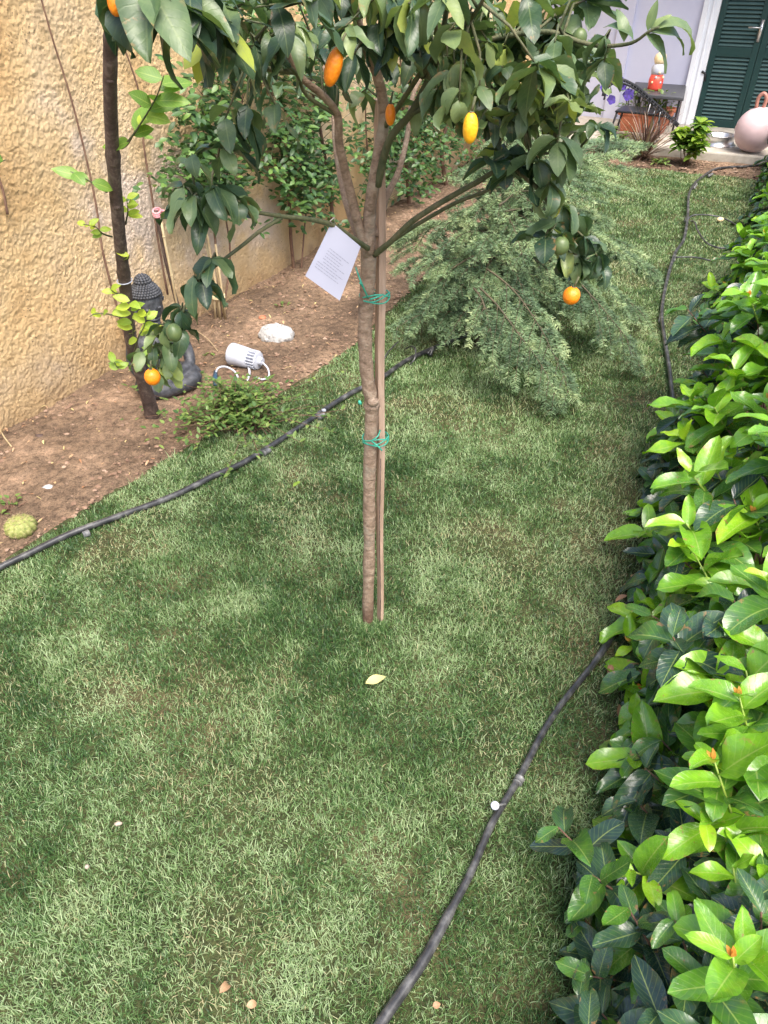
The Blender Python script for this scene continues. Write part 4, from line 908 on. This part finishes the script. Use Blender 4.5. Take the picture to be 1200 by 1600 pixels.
# ------------------------------------------------------------------ Buddha statue
def make_statue():
    c = P(266, 608, 0); t = thing('buddha_statue', 'dark grey seated statue with curled hair between lime trunk and wall', 'statue', c)
    fx = Vector((.62, -.78, 0)).normalized(); fy = Vector((-fx.y, fx.x, 0)); Mx = Matrix((fx, fy, Vector((0, 0, 1)))).transposed()
    W = lambda x, y, z: c + fx * x + fy * y + Vector((0, 0, z))
    cx = -.06
    b = MB()
    b.blob(W(cx + .02, 0, .05), (.12, .13, .055), 3, 0, 1, Mx)
    b.blob(W(cx, 0, .15), (.075, .095, .12), 3, 0, 1, Mx)
    b.blob(W(cx, 0, .235), (.06, .115, .05), 3, 0, 1, Mx)
    for s in (-1, 1):
        b.tube(smoothpath([W(cx, .11 * s, .235), W(cx + .02, .135 * s, .17), W(cx + .07, .12 * s, .11), W(cx + .12, .03 * s, .095)], 5), lerpr(.036, .022, 16), 12)
        b.tube(smoothpath([W(cx, .07 * s, .05), W(cx + .07, .12 * s, .055), W(cx + .14, .08 * s, .05), W(cx + .15, -.02 * s, .045)], 5), lerpr(.055, .035, 16), 12)
    b.tube([W(cx, 0, .25), W(cx, 0, .34)], .042, 14)
    body = b.build('body', M['statue'], t); m = body.modifiers.new('r', 'REMESH'); m.mode = 'VOXEL'; m.voxel_size = .006; m.use_smooth_shade = True
    m2 = body.modifiers.new('s', 'SMOOTH'); m2.iterations = 4
    up_ = .045; W0_ = W; W = lambda x, y, z: W0_(x, y, z + up_)
    h = MB(); hc = W(cx, 0, .365); h.blob(hc, (.068, .062, .085), 3, 0, 1, Mx); h.blob(W(cx + .062, 0, .345), (.016, .012, .024), 2, 0, 1, Mx); h.blob(W(cx + .05, 0, .315), (.02, .026, .008), 2, 0, 1, Mx); h.blob(W(cx + .045, 0, .295), (.022, .026, .015), 2, 0, 1, Mx)
    for s in (-1, 1):
        h.blob(W(cx - .005, .062 * s, .345), (.014, .009, .045), 2, 0, 1, Mx); h.blob(W(cx + .056, .025 * s, .365), (.010, .015, .008), 2, 0, 1, Mx)
    h.build('head', M['statue'], t)
    k = MB(); hb = W(cx - .008, 0, .385)
    for j in range(14):
        th = (j + .3) / 14 * 1.75
        rr_ = .079 * math.sin(th); zz = .092 * math.cos(th); nn = max(5, int(6.283 * rr_ / .0135))
        for i in range(nn):
            a = 6.283 * (i + .5 * (j % 2)) / nn
            if th > 1.2 and math.cos(a) > .25: continue
            k.blob(hb + fx * rr_ * math.cos(a) * .98 + fy * rr_ * math.sin(a) * .93 + Vector((0, 0, zz)), (.0085, .0085, .0085), 1)
    for j in range(5):
        th = (j + .2) / 5 * 1.5; rr_ = .036 * math.sin(th); zz = .038 * math.cos(th); nn = max(1, int(6.283 * rr_ / .0135))
        for i in range(nn): a = 6.283 * i / nn; k.blob(hb + fx * (rr_ * math.cos(a)) + fy * rr_ * math.sin(a) + Vector((0, 0, .082 + zz)), (.0085, .0085, .0085), 1)
    k.blob(hb, (.074, .069, .087), 3, 0, 1, Mx); k.blob(hb + Vector((0, 0, .08)), (.033, .033, .038), 2); k.build('curled_hair', M['statue'], t)
    W = W0_
    f = MB()
    for i in range(7):
        q = i / 6; f.tube(smoothpath([W(cx + .035 + .02 * i, .115 - .01 * i, .10 - .006 * i), W(cx + .09 + .012 * i, .05 - .02 * i, .105 - .007 * i), W(cx + .12 + .006 * i, -.05 - .01 * i, .08 - .008 * i)], 5), lerpr(.012, .006, 11), 8)
    f.build('robe_folds', M['statue'], t)
    f = MB()
    for i in range(6):
        f.tube(smoothpath([W(cx + .02, .10 - .03 * i, .255), W(cx + .072, .07 - .028 * i, .21), W(cx + .075, .05 - .02 * i, .12)], 4), .005, 6)
    f.build('robe_pleats', M['statue'], t)
make_statue()
bpy.data.objects['buddha_statue'].scale = (.95, .95, .95)

# ------------------------------------------------------------------ small things in the bed
def make_lamp():
    a = P(362, 553, .055); c = P(402, 563, .05); ax = (c - a).normalized(); t = thing('garden_spotlight', 'white plastic garden spotlight lying on the soil with its cable', 'lamp', P(382, 575, 0))
    b = MB(); Ln = (c - a).length
    b.lathe([(.0, .006), (.046, .006), (.05, 0), (.055, .0), (.056, .006), (.052, Ln * .4), (.047, Ln * .72)], a, ax, 32); b.build('shade', M['white'], t)
    b = MB()
    for i in range(18):
        q = 6.283 * i / 18; U = ax.orthogonal().normalized(); W = ax.cross(U); d = U * math.cos(q) + W * math.sin(q)
        b.box(a + ax * Ln * .86 + d * .041, (Ln * .28, .0045, .012), ax, ax.cross(d), d)
    b.lathe([(.03, Ln * .7), (.03, Ln), (.042, Ln), (.042, Ln + .008), (.022, Ln + .012), (.018, Ln + .03)], a, ax, 24); b.build('cooling_fins', M['white'], t, False)
    b = MB(); b.tube(smoothpath([c + ax * .02, P(418, 575, .03), P(420, 588, .012), P(410, 593, .012), P(400, 589, .012)], 5), .0045, 8); b.build('cable', M['white'], t)
    b = MB(); b.tube(smoothpath([P(336, 590, .012), P(340, 576, .05), P(352, 573, .05), P(366, 580, .03), P(372, 590, .01)], 5), .0045, 8); b.build('cable', M['white'], t)
    b = MB(); b.tube([P(337, 602, .02), P(336, 590, .03), P(337, 580, .03)], [.011, .012, .009], 10); b.build('plug', M['blue'], t)
    b = MB(); b.tube(smoothpath([P(386, 566, .03), P(390, 582, .012), P(386, 596, .01)], 4), .006, 8); b.build('bracket', M['white'], t)
make_lamp()
b = MB(); c0 = P(432, 532, 0); t = thing('white_stone', 'lumpy white painted stone on the bare soil', 'stone', c0)
b = MB(); b.blob(c0 + Vector((0, .02, .018)), (.095, .07, .06), 4, .08, 5)
rs = random.Random(6)
for i in range(60):
    a = rs.uniform(0, 6.28); q = rs.uniform(0, 1); x = .085 * math.cos(a) * q; y = .06 * math.sin(a) * q; z = .064 * math.sqrt(max(0, 1 - q * q)) 
    b.blob(c0 + Vector((x, y + .02, z + .004)), (rs.uniform(.010, .017),) * 3, 1, .3, i)
b.build('lump', M['stone'], t)
b = MB(); b.tube(smoothpath([P(418, 508, .04), P(424, 516, .06), P(438, 515, .06), P(448, 518, .05)], 4), .005, 6, True, .2); b.build('ridge', M['stone'], t)
def chip(name, label, cat, u, v, size, mat, z=.01, rz=0, tilt=.3):
    m = MB(); c = P(u, v, z); m.blob((0, 0, 0), (size[0], size[1], size[2]), 2, .25, int(u + v)); o = m.build(name, M[mat]); o.location = c; o.rotation_euler = (tilt, 0, rz); return tag(o, label, cat)
o = chip('brick_chip', 'orange brown chip of brick behind the white stone', 'brick chip', 410, 496, (.022, .016, .007), 'terracotta', .02)
chip('pebble', 'pale pebble on the soil near the left cactus', 'pebble', 75, 762, (.02, .012, .01), 'stone', .012, .3)
chip('pebble', 'dark clod like pebble beside the pale pebble', 'pebble', 62, 682, (.018, .014, .012), 'darkbark', .012, .3)
chip('pebble', 'tan pebble on the far lawn inside the thin pipe loop', 'pebble', 1126, 343, (.028, .02, .018), 'cream', .03, .3)
chip('pebble', 'small cream pebble in the left foreground grass', 'pebble', 185, 1287, (.009, .005, .005), 'pebble', .024, .2)
chip('pebble', 'small buff pebble lower right of the cream one in grass', 'pebble', 136, 1354, (.005, .005, .006), 'pebble', .024, .2)
def cactus():
    c = P(36, 832, 0); t = thing('ball_cactus', 'small round yellow green cactus in the soil at left edge', 'cactus', c)
    b = MB(); b.lathe([(.001, -.01), (.04, 0), (.052, .02), (.05, .04), (.036, .056), (.012, .062), (.0, .061)], c, n=48, ripple=lambda a, h: .07 * math.cos(a * 13)); b.build('body', M['cactus'], t)
    s = MB(); r = random.Random(3)
    for i in range(13):
        for j in range(5):
            a = 6.283 * i / 13; e = .2 + j * .28; p = c + Vector((.053 * math.cos(a) * math.cos(e), .053 * math.sin(a) * math.cos(e), .015 + .05 * math.sin(e)))
            for k in range(4): s.tube([p, p + Vector((math.cos(a) + r.uniform(-.8, .8), math.sin(a) + r.uniform(-.8, .8), r.uniform(0, 1))) * .009], [.0007, .0002], 3, False)
    s.build('spines', M['cane'], t)
cactus()
leafy_bush('seedling', 'thin seedling with wiry stems behind the ball cactus', 'plant', P(20, 800, 0), .06, .06, 14, .03, 'weed', 55, (.3, 1))
leafy_bush('seedling', 'tiny green seedling by the white spotlight cable', 'plant', P(330, 556, 0), .03, .03, 9, .025, 'weed', 56, (.3, 1))
leafy_bush('seedling', 'lone green seedling on soil behind the white stone', 'plant', P(442, 480, 0), .05, .03, 14, .03, 'weed', 57, (.2, .8))
leafy_bush('seedling', 'small weed at the lawn edge beside the statue knee', 'plant', P(290, 618, 0), .03, .05, 12, .022, 'weed', 58, (.3, 1))
def herb():
    c = P(375, 660, 0); t = thing('low_shrub', 'low weedy shrub straggling over the lawn edge by the hose', 'shrub', c); r = random.Random(77); L = Leaves(); S = MB()
    for i in range(230):
        a = r.uniform(0, 6.28); q = abs(r.gauss(0, .5)); rad = .40; tip = c + Vector((math.cos(a) * q * rad, math.sin(a) * q * rad * .85, r.uniform(.06, .19) * (1.1 - .5 * min(q, 1))))
        b0 = c + Vector((r.gauss(0, .06), r.gauss(0, .06), -.01)); mid = (b0 + tip) / 2 + Vector((0, 0, .03)); S.tube([b0, mid, tip], [.002, .0016, .001], 4)
        for k in range(11):
            f = r.uniform(.3, 1); p = (b0 + (mid - b0) * 2 * f) if f < .5 else (mid + (tip - mid) * (2 * f - 1)); an = r.uniform(0, 6.28)
            L.add(p, (math.cos(an), math.sin(an), r.uniform(-.1, .8)), (0, 0, 1), r.uniform(.018, .036), r.uniform(.010, .018), r.uniform(0, .6), .2, min(1, max(0, r.gauss(.45, .3))))
    merge(L.build('foliage', M['weed'], t, 4), S.build('stems', M['redstem'], t))
herb()
def flat_leaf(name, label, u, v, ang, Ls, w, tint, mat='deadleaf', z=.034, curl=.4):
    c = P(u, v, z); L = Leaves(); L.add((0, 0, 0), (math.cos(ang), math.sin(ang), .08), (.1, -.2, 1), Ls, w, curl, .3, tint, .5); o = L.build(name, M[mat], None, 7); o.location = c; return tag(o, label, 'fallen leaf')
flat_leaf('fallen_leaf', 'yellow fallen leaf on the grass in front of the trunk', 571, 1068, .45, .064, .026, 1.0, 'deadleaf', .036)
flat_leaf('fallen_leaf', 'pale green fallen leaf on grass left of the trunk', 458, 760, 1.0, .045, .016, .55, 'lime')
flat_leaf('fallen_leaf', 'curled brown dead leaf in the grass near bottom centre left', 343, 1552, .9, .04, .016, .35, curl=1.8)
flat_leaf('fallen_leaf', 'small orange brown leaf fragment right of the hose near the bottom edge', 676, 1572, .2, .016, .012, .2)
flat_leaf('fallen_leaf', 'small grey dead leaf at the bottom edge between curled leaf and hose', 385, 1572, .3, .024, .014, .5, curl=1.3)
flat_leaf('fallen_leaf', 'brown fallen leaf on the soil by the lime tree base', 410, 622, .6, .03, .015, .3, z=.02)
# fallen twigs on soil
b = MB(); b.tube(smoothpath([P(305, 515, .02), P(325, 530, .03), P(340, 548, .02)], 4), .002, 5); o = b.build('dry_twig', M['cane']); tag(o, 'thin pale dry twig arching over soil near the statue', 'twig')
b = MB(); b.tube([P(0, 672, .03), P(8, 685, .01), P(18, 698, .01)], .003, 5); o = b.build('dry_twig', M['cane']); tag(o, 'thin dry twig on the soil at the left edge under the wall', 'twig')

# ------------------------------------------------------------------ conifer
def make_conifer():
    c = P(745, 545, 0); t = thing('young_conifer', 'young drooping cedar with soft grey green needles on the lawn', 'tree', c); r = random.Random(17)
    S = MB(); nd = []   # needles: base, dir
    tips = []
    def branch(p0, d0, length, droop, r0, lvl, dens=1.0):
        n = max(5, int(length / .03)); p = Vector(p0); d = Vector(d0).normalized(); pts = [p.copy()]; ds = [d.copy()]
        for i in range(n):
            d = (d + Vector((r.gauss(0, .05), r.gauss(0, .05), -droop / n + r.gauss(0, .03)))).normalized(); p = p + d * length / n
            if p.z < .05: p.z = .05; d.z = max(d.z, .1)
            pts.append(p.copy()); ds.append(d.copy())
        S.tube(pts, lerpr(r0, .0011, len(pts)), 5)
        m = int(length / (.0026, .00085, .0010)[lvl] * dens)
        for k in range(m):
            f = r.uniform(.12 if lvl else .42, 1); x = f * n; i = min(n - 1, int(x)); q = pts[i] + (pts[i + 1] - pts[i]) * (x - i); nd.append((q, ds[i], f, lvl))
        if lvl < 2:
            cnt = int(length / (.042 if lvl == 0 else .075)); side = 1
            for k in range(cnt):
                f = .18 + .80 * (k + r.random() * .6) / cnt; i = min(n, int(f * n)); dd = ds[i]; lat = dd.cross(Vector((0, 0, 1))); 
                if lat.length < .1: lat = Vector((r.uniform(-1, 1), r.uniform(-1, 1), 0))
                lat = lat.normalized() * side; side = -side
                nl = length * (.48 if lvl == 0 else .42) * (1.05 - f * .75) * r.uniform(.7, 1.2)
                if nl > .03: branch(pts[i], dd * .75 + lat * .8 + Vector((0, 0, r.uniform(-.15, .12))), nl, droop * .7, r0 * .45, lvl + 1, dens)
    # trunk leans slightly and carries whorls
    tr = smoothpath([c, c + Vector((.02, .02, .3)), c + Vector((.05, .06, .55)), c + Vector((.10, .16, .78)), c + Vector((.22, .36, .98))], 5)
    S.tube(tr, lerpr(.014, .004, len(tr)), 8)
    for i in range(112):
        f = .15 + .85 * i / 112; p = tr[min(len(tr) - 1, int(f * len(tr)))]; a = i * 2.4 + r.uniform(-.3, .3); ln = (.54 - .30 * f) * r.uniform(.55, 1.1)
        branch(p, (math.cos(a), math.sin(a), r.uniform(.25, .8)), ln, r.uniform(.9, 1.7), .0045, 0)
    # specific long limbs seen in the photo
    for u, v, z, u2, v2, z2, dr in ((760, 420, .5, 900, 620, .10, 1.3), (740, 450, .45, 760, 600, .06, 1.5), (750, 450, .45, 850, 650, .05, 1.1), (740, 400, .5, 640, 520, .10, 1.0), (800, 380, .55, 980, 520, .12, .9), (800, 360, .6, 1010, 460, .2, .6), (790, 330, .7, 930, 340, .5, .5), (780, 320, .75, 920, 270, .65, .4), (740, 350, .6, 640, 350, .35, .5), (840, 300, .7, 905, 245, .75, .2), (860, 350, .6, 1010, 400, .3, .6), (850, 400, .5, 1020, 560, .1, .8), (680, 400, .4, 620, 450, .15, .8)):
        a = P(u, v, z); e = P(u2, v2, z2); branch(a, (e - a) + Vector((0, 0, dr * .25)), (e - a).length * 1.05, dr, .005, 0, .8)
    print('conifer needles', len(nd))
    n = len(nd); B = np.array([tuple(x[0]) for x in nd]); D = np.array([tuple(x[1]) for x in nd]); F = np.array([x[2] for x in nd]); LV = np.array([x[3] for x in nd])
    rv = rng.normal(0, 1, (n, 3)); rv -= D * (rv * D).sum(1, keepdims=True); rv /= np.linalg.norm(rv, axis=1, keepdims=True) + 1e-9; rv[:, 2] = rv[:, 2] * .6 + .12
    nd_ = D * .5 + rv * .9; nd_ /= np.linalg.norm(nd_, axis=1, keepdims=True)
    Ln = rng.uniform(.016, .024, n); side = np.cross(nd_, rng.normal(0, 1, (n, 3))); side /= np.linalg.norm(side, axis=1, keepdims=True) + 1e-9
    w = .00125; tip = B + nd_ * Ln[:, None]; V = np.stack([B - side * w, B + side * w, tip + side * w * .5, tip - side * w * .5], 1)
    tint = np.clip(.27 + .5 * F ** 1.8 * (.5 + .25 * LV) + .2 * np.clip(B[:, 2] - .1, 0, .8) + rng.normal(0, .10, n) + 1.1 * (fbm(B[:, 0] * 11, B[:, 1] * 11 + B[:, 2] * 9, 5, 2) - .5), 0, 1)  # young tips lighter; shade of the interior and underside also put into the tint
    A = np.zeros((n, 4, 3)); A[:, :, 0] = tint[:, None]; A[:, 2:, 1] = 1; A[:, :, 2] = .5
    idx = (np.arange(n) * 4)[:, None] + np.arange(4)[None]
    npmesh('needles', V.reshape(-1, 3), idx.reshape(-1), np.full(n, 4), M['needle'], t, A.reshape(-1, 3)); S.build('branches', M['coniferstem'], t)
make_conifer()

# ------------------------------------------------------------------ hedge of broad leaved shrubs
def make_hedge(label, y0, y1, seed, lime, n, Ls, h, wd=.34, off=.36, group='broad leaved shrubs forming the hedge'):
    """one shrub: shoots with whorls of leaves over a mound between y0 and y1"""
    ym = (y0 + y1) / 2; xm = float(np.interp(ym, REy, REx)) + off; c = Vector((xm, ym, 0)); t = thing('hedge_shrub', label, 'shrub', c, group)
    r = random.Random(seed); L = Leaves(); S = MB(); G = MB(); Yb = Leaves(); hd = Vector((.42, 1, 0)).normalized(); sd_ = Vector((hd.y, -hd.x, 0)); half = (y1 - y0) / 2 * 1.1
    roots = [c + hd * r.uniform(-.6, .6) * half + sd_ * r.uniform(-.1, .1) for _ in range(7)]
    for k in range(n):
        u = r.uniform(-1, 1); th = r.uniform(-.15, 1.0) * math.pi * .62 - .12     # across: lawn side to top to far side
        hh = h * (1 - .18 * u * u) * r.uniform(.8, 1.08); depth = r.uniform(.72, 1.06)
        q = r.uniform(-.30, .9) * math.pi / 2
        x = -math.cos(q) * wd * depth if q > 0 else -math.cos(q * .7) * wd * depth; 
        if r.random() < .25: x = -x * r.uniform(.2, 1)
        z = max(.05, abs(math.sin(max(q, 0))) * hh * depth + (.0 if q > 0 else .02) + .10 * r.random())
        tip = c + hd * (u * half * r.uniform(.9, 1.05)) + sd_ * x + Vector((0, 0, z))
        if r.random() < .12: tip = tip - sd_ * r.uniform(.03, .10) + Vector((0, 0, r.uniform(0, .08)))
        out = (sd_ * x * 1.6 / wd * .6 + Vector((0, 0, .35 + z / h * .9)) + hd * r.uniform(-.45, .45)).normalized()
        rt = min(roots, key=lambda a: (a - tip).length); ln = r.uniform(.07, .15)
        b0 = tip - out * ln; S.tube([rt + Vector((r.uniform(-.08, .08), r.uniform(-.08, .08), -.01)), (rt + b0) / 2 + Vector((r.uniform(-.03, .03), r.uniform(-.03, .03), .04)), b0], [.004, .003, .0022], 5)
        young = r.random() < lime * (.25 + .95 * min(1, z / h)); (G if young else S).tube([b0, tip], [.0028, .0018], 5)
        m = r.randint(6, 9) if not young else r.randint(6, 9); bt = r.uniform(-.06, .06)
        A_ = out.orthogonal().normalized(); B_ = out.cross(A_)
        for i in range(m):
            f = i / (m - 1); p = b0 + (tip - b0) * f; an = i * 2.39 + r.uniform(-.2, .2) + k; e = (.15 + .75 * f) if young else (-.05 + .45 * f)
            d = (A_ * math.cos(an) + B_ * math.sin(an)) + out * e; d.normalize()
            if d.z < -.2: d.z *= .4
            nrm = Vector((0, 0, 1)) + out * .5 - d * .1
            if young: ti = .40 + .42 * f + bt + r.gauss(0, .09)
            else: ti = .05 + .34 * f * r.random() + bt + r.gauss(0, .07) + (.25 if r.random() < .22 else 0)
            s = Ls * (1 - .35 * (f > .85)) * r.uniform(.75, 1.15)
            L.add(p, d, nrm, s, s * r.uniform(.38, .52), r.uniform(-.1, .95), r.uniform(.1, .8), min(1, max(0, ti)), r.uniform(.3, 1.3))
        if young and r.random() < .3:
            for i in range(3): Yb.add(tip, out + Vector((r.uniform(-.4, .4), r.uniform(-.4, .4), 0)), (0, -1, .2), .022, .009, .2, .3, r.random())
    fo = L.build('foliage', M['hedge'], t, 8, 1.0, 2); merge(fo, S.build('stems', M['redstem'], t)); merge(fo, G.build('young_stems', M['lime_stem'], t))
    if Yb.B: merge(fo, Yb.build('young_tips', M['bract'], t))
    # dry leaves under the shrub
    D = Leaves()
    for i in range(26):
        p = c + hd * r.uniform(-half, half) + sd_ * r.uniform(-.42, .2); a = r.uniform(0, 6.28); D.add((p.x, p.y, .03), (math.cos(a), math.sin(a), .1), (r.uniform(-.5, .5), 0, 1), r.uniform(.025, .05), .018, r.uniform(.2, 1.5), .3, r.uniform(0, .6))
    D.build('dropped_leaves', M['deadleaf'], t)
M['lime_stem'] = simple('young_stem', [(.2, .3, .04), (.3, .4, .07)], 40, .5)
make_hedge('nearest hedge shrub, mostly dark blue green leaves at the bottom right corner', -.15, .62, 101, .22, 115, .105, .42, .36, .33)
make_hedge('second hedge shrub, mixed dark and lime leaves beside the white drip emitter', .62, 1.15, 102, .6, 88, .130, .58, .34, .34)
make_hedge('third hedge shrub, glossy lime shoots hanging over the near hose', 1.15, 1.75, 103, .85, 88, .138, .76, .36, .34)
make_hedge('fourth hedge shrub, tallest lime shoots beside the mid lawn hose', 1.75, 2.6, 104, .95, 95, .142, .84, .40, .32)
make_hedge('fifth hedge shrub, smaller looking, beside the looped thin pipe', 2.6, 4.3, 105, .9, 115, .135, .62, .40, .34)
make_hedge('farthest hedge shrub beside the pink ball and terrace', 4.3, 6.6, 106, .6, 150, .125, .60, .40, .44)
make_hedge('dark leaved shrub at the end of the hedge partly hiding the pink ball', 6.3, 7.3, 107, .3, 90, .11, .85, .3, .42)
